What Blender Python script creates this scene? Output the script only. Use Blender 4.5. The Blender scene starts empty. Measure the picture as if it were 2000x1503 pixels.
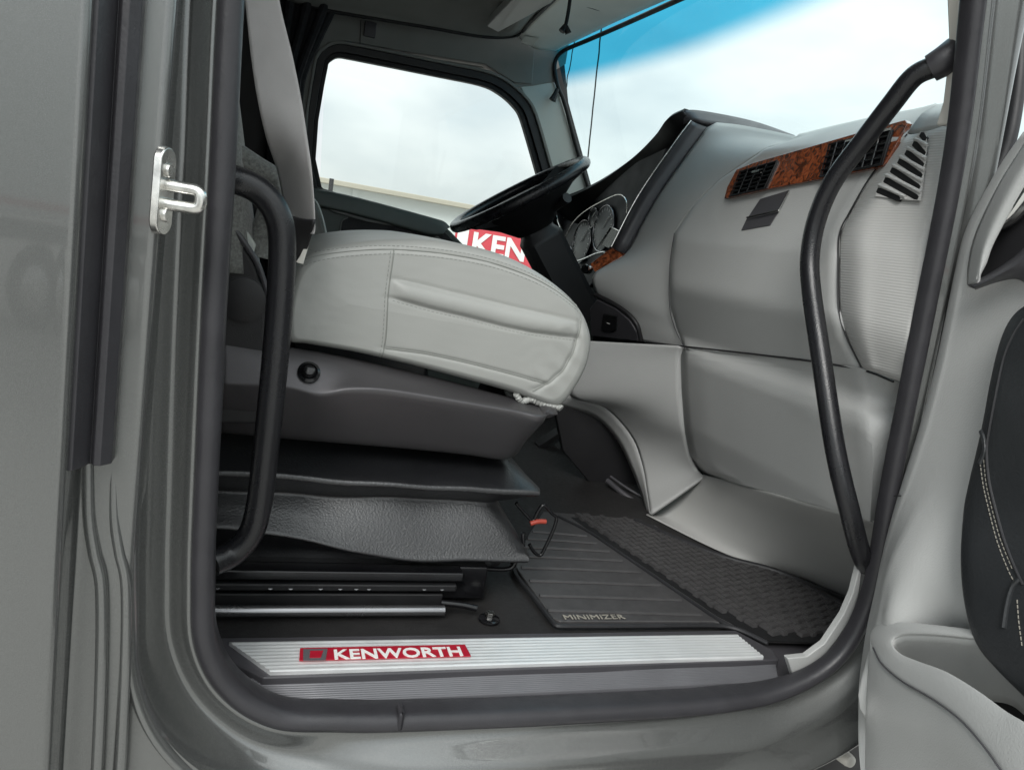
import bpy, bmesh, math, random
from mathutils import Vector as V, Matrix
from mathutils import noise as mnoise
random.seed(4)
R = math.radians
scn = bpy.context.scene
COL = scn.collection

# ------------------------------------------------------------------ camera, world, sun, exposure
CAM = V((0.0, -0.85, 0.60)); FPX = 1450.0
def cam_axes(yaw, pitch, roll):
    f = V((math.sin(yaw)*math.cos(pitch), math.cos(yaw)*math.cos(pitch), math.sin(pitch)))
    r = V((math.cos(yaw), -math.sin(yaw), 0)); u = r.cross(f)
    return math.cos(roll)*r+math.sin(roll)*u, -math.sin(roll)*r+math.cos(roll)*u, f
CX, CU, CF = cam_axes(R(19.5), R(-10.5), R(9.5))
cd = bpy.data.cameras.new('camera'); cam = bpy.data.objects.new('camera', cd); COL.objects.link(cam)
m = Matrix((CX, CU, -CF)).transposed().to_4x4(); m.translation = CAM
cam.matrix_world = m
cd.sensor_width = 36; cd.lens = 36*FPX/2000; cd.clip_start = 0.02; cd.clip_end = 3000
scn.camera = cam

SUN_EL, SUN_AZ = R(42), R(212)          # azimuth clockwise from +Y
w = bpy.data.worlds.new('World'); scn.world = w; w.use_nodes = True
nt = w.node_tree; N = nt.nodes; L = nt.links
for n in list(N): N.remove(n)
out = N.new('ShaderNodeOutputWorld'); bg = N.new('ShaderNodeBackground'); bg.inputs['Strength'].default_value = 0.12
sky = N.new('ShaderNodeTexSky'); sky.sky_type = 'NISHITA'; sky.sun_disc = False
sky.sun_elevation = SUN_EL; sky.sun_rotation = SUN_AZ; sky.air_density = 1.0; sky.dust_density = 2.0
tc = N.new('ShaderNodeTexCoord'); mp = N.new('ShaderNodeMapping'); mp.inputs['Scale'].default_value = (1, 1, 2.2)
nz = N.new('ShaderNodeTexNoise'); nz.inputs['Scale'].default_value = 3.1; nz.inputs['Detail'].default_value = 4; nz.inputs['Roughness'].default_value = .5
rp = N.new('ShaderNodeValToRGB'); rp.color_ramp.elements[0].position = .38; rp.color_ramp.elements[1].position = .60
rp.color_ramp.elements[0].color = (4.4, 4.8, 4.95, 1); rp.color_ramp.elements[1].color = (6.0, 6.25, 6.2, 1)
spx = N.new('ShaderNodeSeparateXYZ'); mrz = N.new('ShaderNodeMapRange'); mrz.inputs[1].default_value = 0; mrz.inputs[2].default_value = 1; mrz.inputs[3].default_value = .92; mrz.inputs[4].default_value = 2.3
scl = N.new('ShaderNodeVectorMath'); scl.operation = 'SCALE'          # overcast: the zenith is brighter than the horizon
mx = N.new('ShaderNodeMix'); mx.data_type = 'RGBA'; mx.inputs[0].default_value = .93
L.new(tc.outputs['Generated'], mp.inputs['Vector']); L.new(mp.outputs[0], nz.inputs['Vector']); L.new(nz.outputs[0], rp.inputs[0])
L.new(tc.outputs['Generated'], spx.inputs[0]); L.new(spx.outputs[2], mrz.inputs[0]); L.new(rp.outputs[0], scl.inputs[0]); L.new(mrz.outputs[0], scl.inputs['Scale'])
L.new(sky.outputs[0], mx.inputs[6]); L.new(scl.outputs[0], mx.inputs[7]); L.new(mx.outputs[2], bg.inputs['Color']); L.new(bg.outputs[0], out.inputs[0])
sd = bpy.data.lights.new('sun', 'SUN'); sd.energy = 1.6; sd.angle = R(28); sd.color = (1, .985, .955)
sun = bpy.data.objects.new('sun', sd); COL.objects.link(sun)
sdir = V((math.sin(SUN_AZ)*math.cos(SUN_EL), math.cos(SUN_AZ)*math.cos(SUN_EL), math.sin(SUN_EL)))
sun.rotation_euler = sdir.to_track_quat('Z', 'Y').to_euler(); sun.location = sdir*30
vs = scn.view_settings; vs.view_transform = 'Standard'; vs.look = 'None'; vs.exposure = 0.45; vs.gamma = 1

# ------------------------------------------------------------------ measured points: pixel of the photo on a real plane
def ray(x, y): return CF*FPX+CX*(x-1000)-CU*(y-751.5)
def at(x, y, ax, v):
    d = ray(x, y); i = 'XYZ'.index(ax); return CAM+d*((v-CAM[i])/d[i])
def atp(x, y, p0, n):
    d = ray(x, y); return CAM+d*((p0-CAM).dot(n)/d.dot(n))
def interp(tab, z):
    if z <= tab[0][0]: return tab[0][1]
    for (a, b), (c, d) in zip(tab, tab[1:]):
        if z <= c: return b+(d-b)*(z-a)/(c-a)
    return tab[-1][1]

# ------------------------------------------------------------------ object helpers
def link(o, parent=None):
    COL.objects.link(o)
    if parent is not None: o.parent = parent
    return o
def thing(name, label, cat, group=None):
    o = bpy.data.objects.new(name, None); COL.objects.link(o); o.empty_display_size = .1
    o['label'] = label; o['category'] = cat
    if group: o['group'] = group
    return o
def raw(name, verts, faces, mat, parent, smooth=True, sharp=35, bevel=0, seg=2, fix=True):
    me = bpy.data.meshes.new(name); me.from_pydata([tuple(v) for v in verts], [], faces)
    if fix:
        bm = bmesh.new(); bm.from_mesh(me); bmesh.ops.recalc_face_normals(bm, faces=bm.faces); bm.to_mesh(me); bm.free()
    if smooth:
        me.polygons.foreach_set('use_smooth', [True]*len(me.polygons))
        me.set_sharp_from_angle(angle=R(sharp))
    me.materials.append(mat); me.update()
    o = link(bpy.data.objects.new(name, me), parent)
    if bevel:
        b = o.modifiers.new('bevel', 'BEVEL'); b.width = bevel; b.segments = seg; b.limit_method = 'ANGLE'; b.angle_limit = R(30); b.harden_normals = True
    return o
def cr(pts, n, closed=False):
    pts = [V(p) for p in pts]; k = len(pts); o = []
    if k == 2 and not closed: return [pts[0].lerp(pts[1], i/n) for i in range(n+1)]
    for i in range(k if closed else k-1):
        p1 = pts[i]; p2 = pts[(i+1) % k]
        p0 = pts[(i-1) % k] if closed or i > 0 else p1*2-p2
        p3 = pts[(i+2) % k] if closed or i+2 < k else p2*2-p1
        m1 = (p2-p0)*.5; m2 = (p3-p1)*.5; d = (p2-p1).length
        l1 = 1.6*min(d, (p1-p0).length); l2 = 1.6*min(d, (p3-p2).length)
        if m1.length > l1 > 0: m1 = m1*(l1/m1.length)
        if m2.length > l2 > 0: m2 = m2*(l2/m2.length)
        for j in range(n):
            t = j/n; t2 = t*t; t3 = t2*t
            o.append(p1*(2*t3-3*t2+1)+m1*(t3-2*t2+t)+p2*(3*t2-2*t3)+m2*(t3-t2))
    if not closed: o.append(pts[-1])
    return o
def frames(pts, closed=False, up=None):
    k = len(pts); T = []
    for i in range(k):
        a = pts[(i-1) % k] if closed or i else pts[0]; b = pts[(i+1) % k] if closed or i < k-1 else pts[-1]
        T.append((b-a).normalized())
    F = []
    n = up or (V((0, 0, 1)) if abs(T[0].z) < .9 else V((1, 0, 0)))
    for t in T:
        if up is not None: n = up
        n2 = (n-t*n.dot(t)).normalized(); F.append((n2, t.cross(n2))); n = n2
    return F
def tube(name, pts, r, mat, parent, res=14, n=6, closed=False, prof=None, up=None, sm=True, caps=True):
    """sweep a circle (or a closed 2D profile) along a smooth path"""
    P = cr(pts, n, closed) if n > 1 else [V(p) for p in pts]
    Fr = frames(P, closed, up); vs_, fs = [], []
    pr = prof or [(math.cos(2*math.pi*i/res), math.sin(2*math.pi*i/res)) for i in range(res)]
    q = len(pr)
    for i, p in enumerate(P):
        rr = r(i/(len(P)-1)) if callable(r) else r
        a, b = Fr[i]
        for u, v in pr: vs_.append(p+a*(u*rr)+b*(v*rr))
    k = len(P)
    for i in range(k if closed else k-1):
        for j in range(q):
            fs.append((i*q+j, i*q+(j+1) % q, ((i+1) % k)*q+(j+1) % q, ((i+1) % k)*q+j))
    if not closed and caps: fs.append(tuple(range(q))); fs.append(tuple((k-1)*q+j for j in range(q)))
    return raw(name, vs_, fs, mat, parent, sm, 40)
def slab(name, pts, d, mat, parent, bevel=.002, seg=2, n=1, sharp=35):
    """outline (3D) extruded by vector d; n>1 smooths the outline"""
    pts = [V(p) for p in pts]
    if n > 1: pts = cr(pts, n, True)
    k = len(pts); d = V(d)
    return raw(name, pts+[p+d for p in pts], [tuple(range(k)), tuple(range(2*k-1, k-1, -1))]+[(i, (i+1) % k, k+(i+1) % k, k+i) for i in range(k)], mat, parent, True, sharp, bevel, seg)
def loft(name, rows, mat, parent, nu=5, nv=5, thick=0.0, toward=None, sharp=50, lin_u=False, lin_v=False):
    """smooth sheet through a net of points; thick gives it a solid back, away from `toward`"""
    rows = [[V(p) for p in r] for r in rows]
    rr = [cr(r, nu) if not lin_u else sum([[a.lerp(b, i/nu) for i in range(nu)] for a, b in zip(r, r[1:])], [])+[r[-1]] for r in rows]
    cols = list(zip(*rr))
    cc = [cr(c, nv) if not lin_v else sum([[a.lerp(b, i/nv) for i in range(nv)] for a, b in zip(c, c[1:])], [])+[c[-1]] for c in cols]
    a, b = len(cc), len(cc[0])
    vs_ = [p for c in cc for p in c]
    fs = [(i*b+j, i*b+j+1, (i+1)*b+j+1, (i+1)*b+j) for i in range(a-1) for j in range(b-1)]
    me_n = V()
    for f in fs[::max(1, len(fs)//30)]:
        me_n += (vs_[f[1]]-vs_[f[0]]).cross(vs_[f[2]]-vs_[f[0]])
    c0 = sum(vs_, V())/len(vs_)
    if me_n.dot((toward or CAM)-c0) < 0: fs = [f[::-1] for f in fs]
    o = raw(name, vs_, fs, mat, parent, True, sharp, fix=False)
    if thick:
        s = o.modifiers.new('solid', 'SOLIDIFY'); s.thickness = thick; s.offset = -1
    return o
def box(name, c, s, mat, parent, bevel=.002, rot=None, seg=2):
    x, y, z = [v/2 for v in s]; M_ = rot or Matrix.Identity(3)
    vs_ = [V(c)+M_@V((sx*x, sy*y, sz*z)) for sx in (-1, 1) for sy in (-1, 1) for sz in (-1, 1)]
    return raw(name, vs_, [(0, 1, 3, 2), (4, 6, 7, 5), (0, 4, 5, 1), (2, 3, 7, 6), (0, 2, 6, 4), (1, 5, 7, 3)], mat, parent, True, 35, bevel, seg)
def disc(name, c, n, r, h, mat, parent, res=28, prof=None):
    """lathe along n; prof = list of (radius factor, height factor)"""
    n = V(n).normalized(); a = n.orthogonal().normalized(); b = n.cross(a)
    pr = prof or [(1, 0), (1, .75), (.93, 1), (0.0001, 1)]
    vs_, fs = [], []
    for f, g in pr:
        for i in range(res):
            t = 2*math.pi*i/res; vs_.append(V(c)+(a*math.cos(t)+b*math.sin(t))*(r*f)+n*(h*g))
    for k in range(len(pr)-1):
        for i in range(res): fs.append((k*res+i, k*res+(i+1) % res, (k+1)*res+(i+1) % res, (k+1)*res+i))
    fs.append(tuple(range(res)))
    return raw(name, vs_, fs, mat, parent, True, 40)
def lettering(name, s, origin, ux, uy, width, height, depth, mat, parent, bold=.0):
    cu = bpy.data.curves.new('t', 'FONT'); cu.body = s; cu.extrude = .05; cu.offset = bold; cu.resolution_u = 3
    o = bpy.data.objects.new('t', cu); COL.objects.link(o); dg = bpy.context.evaluated_depsgraph_get()
    me = bpy.data.meshes.new_from_object(o.evaluated_get(dg)); bpy.data.objects.remove(o)
    xs = [v.co.x for v in me.vertices]; ys = [v.co.y for v in me.vertices]
    x0, x1, y0, y1 = min(xs), max(xs), min(ys), max(ys); ux, uy = V(ux).normalized(), V(uy).normalized(); uz = ux.cross(uy)
    for v in me.vertices:
        c = v.co.copy(); v.co = V(origin)+ux*((c.x-x0)/(x1-x0)*width)+uy*((c.y-y0)/(y1-y0)*height)+uz*((c.z+.05)/.1*depth)
    me.materials.clear(); me.materials.append(mat); me.name = name
    return link(bpy.data.objects.new(name, me), parent)
def stitches(name, paths, mat, parent, step=.006, ln=.004, r=.0006, lift=V()):
    vs_, fs = [], []
    for P in paths:
        P = cr(P, 12); acc = 0
        for a, b in zip(P, P[1:]):
            acc += (b-a).length
            if acc >= step:
                acc = 0; t = (b-a).normalized(); s = t.orthogonal().normalized()*r; q = t.cross(s)
                k = len(vs_); c = a+lift
                for e in (-ln/2, ln/2):
                    for h in (s, q, -s, -q): vs_.append(c+t*e+h)
                fs += [(k+i, k+(i+1) % 4, k+4+(i+1) % 4, k+4+i) for i in range(4)]+[(k, k+1, k+2, k+3), (k+4, k+5, k+6, k+7)]
    o = raw(name, vs_, fs, mat, parent, False); o['kind'] = 'stuff'; return o

from mathutils.bvhtree import BVHTree
def cast(o, off):
    bv = BVHTree.FromPolygons([v.co.copy() for v in o.data.vertices], [tuple(p.vertices) for p in o.data.polygons])
    def f(px, n=6):
        r = []
        for p in cr([V((x, y, 0)) for x, y in px], n):
            d = ray(p.x, p.y).normalized(); h = bv.ray_cast(CAM, d)
            if h[0]: r.append(h[0]-d*off)
        return r
    return f
# ------------------------------------------------------------------ materials
MAT = {}
def mat(name, col, rough=.5, metal=0., bump=0., scale=400., var=.08, vscale=6., coat=0., spec=.5, aniso=0, sheen=0, stretch=(1, 1, 1), rvar=.1):
    mm = bpy.data.materials.new(name); mm.use_nodes = True; t = mm.node_tree; b = t.nodes['Principled BSDF']
    b.inputs['Roughness'].default_value = rough; b.inputs['Metallic'].default_value = metal
    b.inputs['Coat Weight'].default_value = coat; b.inputs['Coat Roughness'].default_value = .04
    b.inputs['Specular IOR Level'].default_value = spec; b.inputs['Sheen Weight'].default_value = sheen
    c = t.nodes.new('ShaderNodeTexCoord'); n1 = t.nodes.new('ShaderNodeTexNoise'); n1.inputs['Scale'].default_value = vscale; n1.inputs['Detail'].default_value = 6
    t.links.new(c.outputs['Object'], n1.inputs['Vector'])
    r_ = t.nodes.new('ShaderNodeMapRange'); r_.inputs[1].default_value = .3; r_.inputs[2].default_value = .7; r_.inputs[3].default_value = 1-var; r_.inputs[4].default_value = 1+var
    t.links.new(n1.outputs[0], r_.inputs[0])
    mu = t.nodes.new('ShaderNodeVectorMath'); mu.operation = 'SCALE'; mu.inputs[0].default_value = col; t.links.new(r_.outputs[0], mu.inputs['Scale'])
    t.links.new(mu.outputs[0], b.inputs['Base Color'])
    r2 = t.nodes.new('ShaderNodeMapRange'); r2.inputs[1].default_value = .3; r2.inputs[2].default_value = .7; r2.inputs[3].default_value = max(.02, rough-rvar*rough); r2.inputs[4].default_value = min(1, rough+rvar*rough)
    n3 = t.nodes.new('ShaderNodeTexNoise'); n3.inputs['Scale'].default_value = vscale*3.1; n3.inputs['Detail'].default_value = 5; t.links.new(c.outputs['Object'], n3.inputs['Vector'])
    t.links.new(n3.outputs[0], r2.inputs[0]); t.links.new(r2.outputs[0], b.inputs['Roughness'])
    if bump:
        mpn = t.nodes.new('ShaderNodeMapping'); mpn.inputs['Scale'].default_value = stretch; t.links.new(c.outputs['Object'], mpn.inputs['Vector'])
        n2 = t.nodes.new('ShaderNodeTexNoise'); n2.inputs['Scale'].default_value = scale; n2.inputs['Detail'].default_value = 3; t.links.new(mpn.outputs[0], n2.inputs['Vector'])
        bp = t.nodes.new('ShaderNodeBump'); bp.inputs['Strength'].default_value = bump; bp.inputs['Distance'].default_value = .001
        t.links.new(n2.outputs[0], bp.inputs['Height']); t.links.new(bp.outputs[0], b.inputs['Normal'])
    MAT[name] = mm; return mm
mat('paint', (.18, .184, .18), .26, .7, .10, 1500, .10, 900, 1.0)
mat('rubber', (.032, .031, .035), .4, 0, .3, 300, .12, 16, rvar=.25)
mat('black_rubber', (.02, .02, .022), .5, 0, .2, 400, .25, 12)
mat('dash_grey', (.435, .44, .432), .44, 0, .5, 450, .03, 3)
mat('dash_ribbed', (.52, .515, .50), .55, 0, .0, 1, .03, 3)
mat('vinyl', (.35, .355, .338), .45, 0, .15, 500, .03, 5)
mat('vinyl_thread', (.25, .26, .24), .8)
mat('pad_thread', (.30, .28, .24), .8)
mat('white_thread', (.55, .54, .5), .8)
mat('pan', (.09, .086, .09), .36, .55, .25, 900, .08, 9)
mat('charcoal', (.015, .0145, .016), .5, 0, .3, 700, .15, 9)
mat('dark_trim', (.06, .058, .064), .42, 0, .2, 700, .12, 9)
mat('black', (.005, .005, .006), .6, 0, .2, 600, .2, 9)
mat('gunmetal', (.30, .30, .31), .26, .9, .03, 60, .1, 9)
mat('gloss_black', (.006, .006, .007), .18, 0, .03, 60, .2, 9)
mat('bellows', (.010, .0105, .012), .37, 0, .65, 300, .2, 20, spec=1.0)
mat('handle', (.012, .012, .014), .28, 0, .35, 500, .2, 9)
mat('fabric', (.16, .165, .155), .85, 0, .9, 420, .4, 260, sheen=.3)
mat('webbing', (.47, .455, .45), .5, 0, .8, 700, .07, 20, sheen=.4, stretch=(1, 1, 5))
mat('chrome', (.8, .8, .78), .16, 1, .05, 40, .05, 20)
mat('steel', (.74, .73, .70), .26, 1, .3, 90, .3, 60)
mat('alu', (.86, .87, .87), .5, .6, .15, 500, .03, 12, stretch=(.03, 1, 1))
mat('alu_dark', (.14, .14, .15), .5, .3, .2, 500, .08, 12, stretch=(.03, 1, 1))
mat('banner_red', (.62, .07, .09), .5)
mat('red', (.40, .010, .028), .35, 0, 0, 1, .08, 60, .3)
mat('white', (.8, .8, .78), .5)
mat('floor', (.014, .013, .013), .7, 0, .5, 350, .2, 30)
mat('mat_rubber', (.058, .056, .057), .48, 0, .3, 600, .15, 30)
mat('mat_groove_shade', (.008, .008, .009), .6, 0, .3, 600, .15, 30)  # darker copy of the mat rubber: shade of the tread pits as colour
mat('headliner', (.21, .21, .197), .8, 0, .4, 500, .05, 8)
mat('visor', (.78, .77, .72), .7, 0, .3, 500, .05, 8)
mat('pillar_trim', (.50, .53, .50), .5, 0, .25, 700, .03, 5)
mat('cream', (.62, .60, .55), .5, 0, .2, 700, .03, 5)
mat('door_green', (.10, .115, .105), .5, 0, .3, 700, .08, 8)
mat('curtain', (.014, .014, .017), .9, 0, .4, 300, .2, 20)
mat('leather', (.022, .024, .026), .40, 0, .6, 260, .15, 12)
mat('gauge_dial', (.035, .042, .048), .4)
mat('gauge_face', (.012, .013, .018), .6)
mat('concrete', (.36, .35, .33), .85, 0, .5, 3, .12, .35)
mat('wall_white', (.66, .69, .68), .7, 0, .2, 3, .05, .4)
mat('fascia', (.42, .39, .32), .7, 0, .2, 3, .05, .4)
mat('orange_red', (.36, .05, .03), .4)
mat('tan', (.55, .42, .25), .5)
# ribbed dash corner: fine horizontal ridges
t = MAT['dash_ribbed'].node_tree; b = t.nodes['Principled BSDF']; c = t.nodes.new('ShaderNodeTexCoord'); wv = t.nodes.new('ShaderNodeTexWave'); wv.bands_direction = 'Z'; wv.inputs['Scale'].default_value = 72
bp = t.nodes.new('ShaderNodeBump'); bp.inputs['Strength'].default_value = .3; bp.inputs['Distance'].default_value = .0012
t.links.new(c.outputs['Object'], wv.inputs['Vector']); t.links.new(wv.outputs['Fac'], bp.inputs['Height']); t.links.new(bp.outputs[0], b.inputs['Normal'])
# burr wood
wm = mat('wood', (.2, .05, .02), .22, 0, 0, 1, .1, 5, 1.0); t = wm.node_tree; b = t.nodes['Principled BSDF']
c = t.nodes.new('ShaderNodeTexCoord'); nn = t.nodes.new('ShaderNodeTexNoise'); nn.inputs['Scale'].default_value = 55; nn.inputs['Detail'].default_value = 8; nn.inputs['Distortion'].default_value = 2.2
rr_ = t.nodes.new('ShaderNodeValToRGB'); e = rr_.color_ramp.elements; e[0].position = .35; e[0].color = (.035, .009, .004, 1); e[1].position = .66; e[1].color = (.34, .085, .028, 1)
t.links.new(c.outputs['Object'], nn.inputs['Vector']); t.links.new(nn.outputs[0], rr_.inputs[0]); t.links.new(rr_.outputs[0], b.inputs['Base Color'])
def glass(name, tint, band=None):
    mm = bpy.data.materials.new(name); mm.use_nodes = True; t = mm.node_tree
    for n in list(t.nodes): t.nodes.remove(n)
    o = t.nodes.new('ShaderNodeOutputMaterial'); tr = t.nodes.new('ShaderNodeBsdfTransparent'); tr.inputs[0].default_value = (*tint, 1)
    gl = t.nodes.new('ShaderNodeBsdfGlossy'); gl.inputs['Roughness'].default_value = .02; fr = t.nodes.new('ShaderNodeFresnel'); fr.inputs[0].default_value = 1.3
    mi = t.nodes.new('ShaderNodeMixShader'); t.links.new(fr.outputs[0], mi.inputs[0]); t.links.new(tr.outputs[0], mi.inputs[1]); t.links.new(gl.outputs[0], mi.inputs[2]); t.links.new(mi.outputs[0], o.inputs[0])
    if band:
        z0, z1, bc = band
        tc_ = t.nodes.new('ShaderNodeTexCoord'); sp = t.nodes.new('ShaderNodeSeparateXYZ'); mr = t.nodes.new('ShaderNodeMapRange'); mr.interpolation_type = 'SMOOTHSTEP'
        mr.inputs[1].default_value = z0; mr.inputs[2].default_value = z1
        mxx = t.nodes.new('ShaderNodeMix'); mxx.data_type = 'RGBA'; mxx.inputs[6].default_value = (*tint, 1); mxx.inputs[7].default_value = (*bc, 1)
        t.links.new(tc_.outputs['Object'], sp.inputs[0]); t.links.new(sp.outputs[2], mr.inputs[0]); t.links.new(mr.outputs[0], mxx.inputs[0]); t.links.new(mxx.outputs[2], tr.inputs[0])
    MAT[name] = mm; return mm
glass('glass', (.96, .985, .975)); glass('windscreen', (.84, .935, .93), (1.192, 1.264, (.055, .42, .62)))
G = MAT

# ================================================================== SETTING
def sheet(name, z, s, m_, cx=0, cy=0):
    o = raw(name, [(cx-s, cy-s, z), (cx+s, cy-s, z), (cx+s, cy+s, z), (cx-s, cy+s, z)], [(0, 1, 2, 3)], m_, None, False); o['kind'] = 'structure'; return o
sheet('ground', -1.25, 900, G['concrete'])

# ================================================================== TRUCK CAB (fixed body)
cab = thing('truck_cab', 'metallic grey truck cab body around the open passenger doorway, with black rubber door seal', 'truck cab')
# doorway loop at Y = 0
door_px = [(450, 0), (435, 300), (418, 600), (402, 950), (396, 1130), (402, 1250), (450, 1340), (540, 1396), (660, 1404), (780, 1404), (1100, 1392), (1400, 1372), (1540, 1340), (1640, 1272), (1700, 1150), (1737, 950), (1776, 750), (1806, 600), (1864, 300), (1902, 0)]
loop = [at(x, y, 'Y', 0) for x, y in door_px]+[V(p) for p in [(.82, 0, 1.22), (.72, 0, 1.36), (.55, 0, 1.41), (.3, 0, 1.42), (.08, 0, 1.40), (-.045, 0, 1.31), (-.064, 0, 1.1)]]
LOOP = cr(loop, 10, True)
cen = sum(LOOP, V())/len(LOOP)
def outward(i):
    k = len(LOOP); t_ = (LOOP[(i+1) % k]-LOOP[(i-1) % k]).normalized(); n_ = V((t_.z, 0, -t_.x))
    return n_ if n_.dot(LOOP[i]-cen) > 0 else -n_
OUT = [outward(i) for i in range(len(LOOP))]
def smooth(x): x = max(0, min(1, x)); return x*x*(3-2*x)
PL = [(.004, .004), (.009, -.008), (.014, -.012), (.020, -.008), (.028, .002), (.036, .007), (.044, .003), (.050, -.014), (.054, -.042), (.058, -.062), (.063, -.070), (.069, -.071), (.073, -.062), (.074, -.03)]
PB = [(.004, .006), (.014, -.001), (.020, .000), (.030, -.004), (.042, -.016), (.052, -.026), (.062, -.031), (.075, -.033), (.092, -.038), (.108, -.048), (.118, -.052), (.124, -.044), (.127, -.02), (.13, .03)]
PR = [(.004, .004), (.018, -.008), (.024, -.012), (.029, -.008), (.036, -.009), (.042, -.014), (.048, -.020), (.052, -.022), (.056, -.021), (.060, -.016), (.063, -.008), (.064, .005), (.065, .02), (.066, .05)]
def prof_at(p):
    l = smooth((.30-p.x)/.36)*smooth((1.3-p.z)/.1); r = smooth((p.x-.72)/.2)*smooth((p.z-.06)/.25); b = max(0, 1-l-r)
    return [(l*a[0]+b*c[0]+r*d[0], l*a[1]+b*c[1]+r*d[1]) for a, c, d in zip(PL, PB, PR)]
vs_, fs = [], []; k = len(LOOP); SUB = 4
for p, o_ in zip(LOOP, OUT):
    pr = cr([V((a, c, 0)) for a, c in prof_at(p)], SUB)
    q = len(pr)
    for v in pr: vs_.append(p+o_*v.x+V((0, v.y, 0)))
for i in range(k):
    for j in range(q-1): fs.append((i*q+j, i*q+j+1, ((i+1) % k)*q+j+1, ((i+1) % k)*q+j))
jm = raw('door_jamb', vs_, fs, G['paint'], cab, True, 60)
# straight pillar outside the doorway recess: flat face, rounded outer skin
PX = [(-.094, -.045), (-.097, -.066), (-.102, -.0715), (-.112, -.072), (-.128, -.072), (-.146, -.072), (-.1505, -.076), (-.1515, -.09), (-.1525, -.114), (-.156, -.1205), (-.162, -.122), (-.19, -.1225), (-.24, -.1225), (-.34, -.1225), (-.56, -.1225), (-.9, -.1225)]
loft('pillar_panel', [[V((x-.006*(1.5-z)*0, y, z)) for x, y in PX] for z in (1.55, .8, .3, .0, -.5)], G['paint'], cab, 5, 3)
ci = [i for i, p in enumerate(LOOP) if (p.x < .3 and p.z < .42)]
slab('corner_plate', [LOOP[i]+OUT[i]*.062+V((0, -.062, 0)) for i in ci if LOOP[i].x < .14]+[V((.14, -.062, -.5)), V((-.14, -.062, -.5)), V((-.14, -.062, .42))], (0, .02, 0), G['paint'], cab, 0)
# door seal: bulb and inner lip
SP = [(-.013, .05), (-.0155, .03), (-.0165, .0), (-.0155, -.010), (-.011, -.017), (-.003, -.021), (.005, -.021), (.012, -.016), (.0155, -.008), (.0145, 0), (.010, .006), (.004, .012), (.000, .03), (-.004, .05)]
vs_, fs = [], []; q = len(SP)*2
for i, (p, o_) in enumerate(zip(LOOP, OUT)):
    pr = cr([V((a, c, 0)) for a, c in SP], 2, True); wob = 1+.05*mnoise.noise(p*14)
    r = smooth((p.x-.72)/.2)
    for v in pr: vs_.append(p+o_*(v.x*wob*(.80-.12*r))+V((0, (v.y*(.55-.35*r) if v.y > 0 else v.y*.8), 0)))
for i in range(k):
    for j in range(q): fs.append((i*q+j, i*q+(j+1) % q, ((i+1) % k)*q+(j+1) % q, ((i+1) % k)*q+j))
seal = raw('door_seal', vs_, fs, G['rubber'], cab, True, 50)
# joint of the seal near the bottom left
jp = at(776, 1404, 'Y', -.012); box('seal_joint', jp+V((.004, .006, .0)), (.008, .026, .027), G['rubber'], seal, .006)
# rubber guide strip on the left of the jamb
def vstrip(name, pts2, z0, z1, m_, parent, lean=.0):
    P0 = [V((x+lean*z0, y, z0)) for x, y in pts2]; return slab(name, P0, (lean*(z1-z0), 0, z1-z0), m_, parent, .001, 2)
zb = at(160, 905, 'Y', -.09).z
x_l = at(148, 600, 'Y', -.10).x; x_r = at(238, 600, 'Y', -.085).x; wd = x_r-x_l
x_l, x_r = -.158, -.121; wd = x_r-x_l
gs = vstrip('guide_strip', [(x_l, -.075), (x_l, -.104), (x_l+.10*wd, -.112), (x_l+.25*wd, -.113), (x_l+.42*wd, -.100), (x_l+.52*wd, -.088), (x_l+.62*wd, -.094), (x_l+.78*wd, -.095), (x_r, -.086), (x_r, -.07)], zb, 1.35, G['rubber'], cab, 0)
# striker
sp0 = at(310, 372, 'Y', -.078); sn = V((.93, -.37, 0)).normalized(); su = V((0, 0, 1)); st = sn.cross(su)
stk = slab('door_striker', [sp0+st*(.014*math.cos(a))+su*(.026*(1 if math.sin(a) > 0 else -1)+.014*math.sin(a)) for a in [2*math.pi*i/28 for i in range(28)]], sn*.008, G['steel'], cab, .0015)
for zz in (.019, -.021):
    disc('screw', sp0+sn*.008+su*zz, sn, .0065, .003, G['steel'], stk)
tube('striker_bar', [sp0+su*.006, sp0+su*.006+V((.02, -.006, 0)), sp0+su*.005+V((.034, -.010, 0)), sp0-su*.003+V((.037, -.011, 0)), sp0-su*.010+V((.034, -.010, 0)), sp0-su*.011+V((.02, -.006, 0)), sp0-su*.011], .0056, G['steel'], stk, 12, 5)
# small embossed cover plates in the lower jamb
for (x, y) in ((195, 1180), (192, 1400)):
    pc = at(x, y, 'Y', -.070); disc('jamb_plug', pc+V((0, .004, 0)), (.35, -.94, 0), .006, .004, G['paint'], cab)
pc = at(196, 1320, 'Y', -.072)
rl = [at(170, 905, 'Y', -.074), at(172, 1010, 'Y', -.076), at(182, 1080, 'Y', -.078), at(196, 1150, 'Y', -.080), at(196, 1300, 'Y', -.082), at(188, 1500, 'Y', -.084), at(180, 1600, 'Y', -.084)]
tube('jamb_ridge', [p+V((0, .004, 0)) for p in rl], .006, G['paint'], cab, 12, 8)
tube('jamb_ridge', [p+V((.022, .0075, 0)) for p in rl], .0055, G['paint'], cab, 12, 8)
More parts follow.
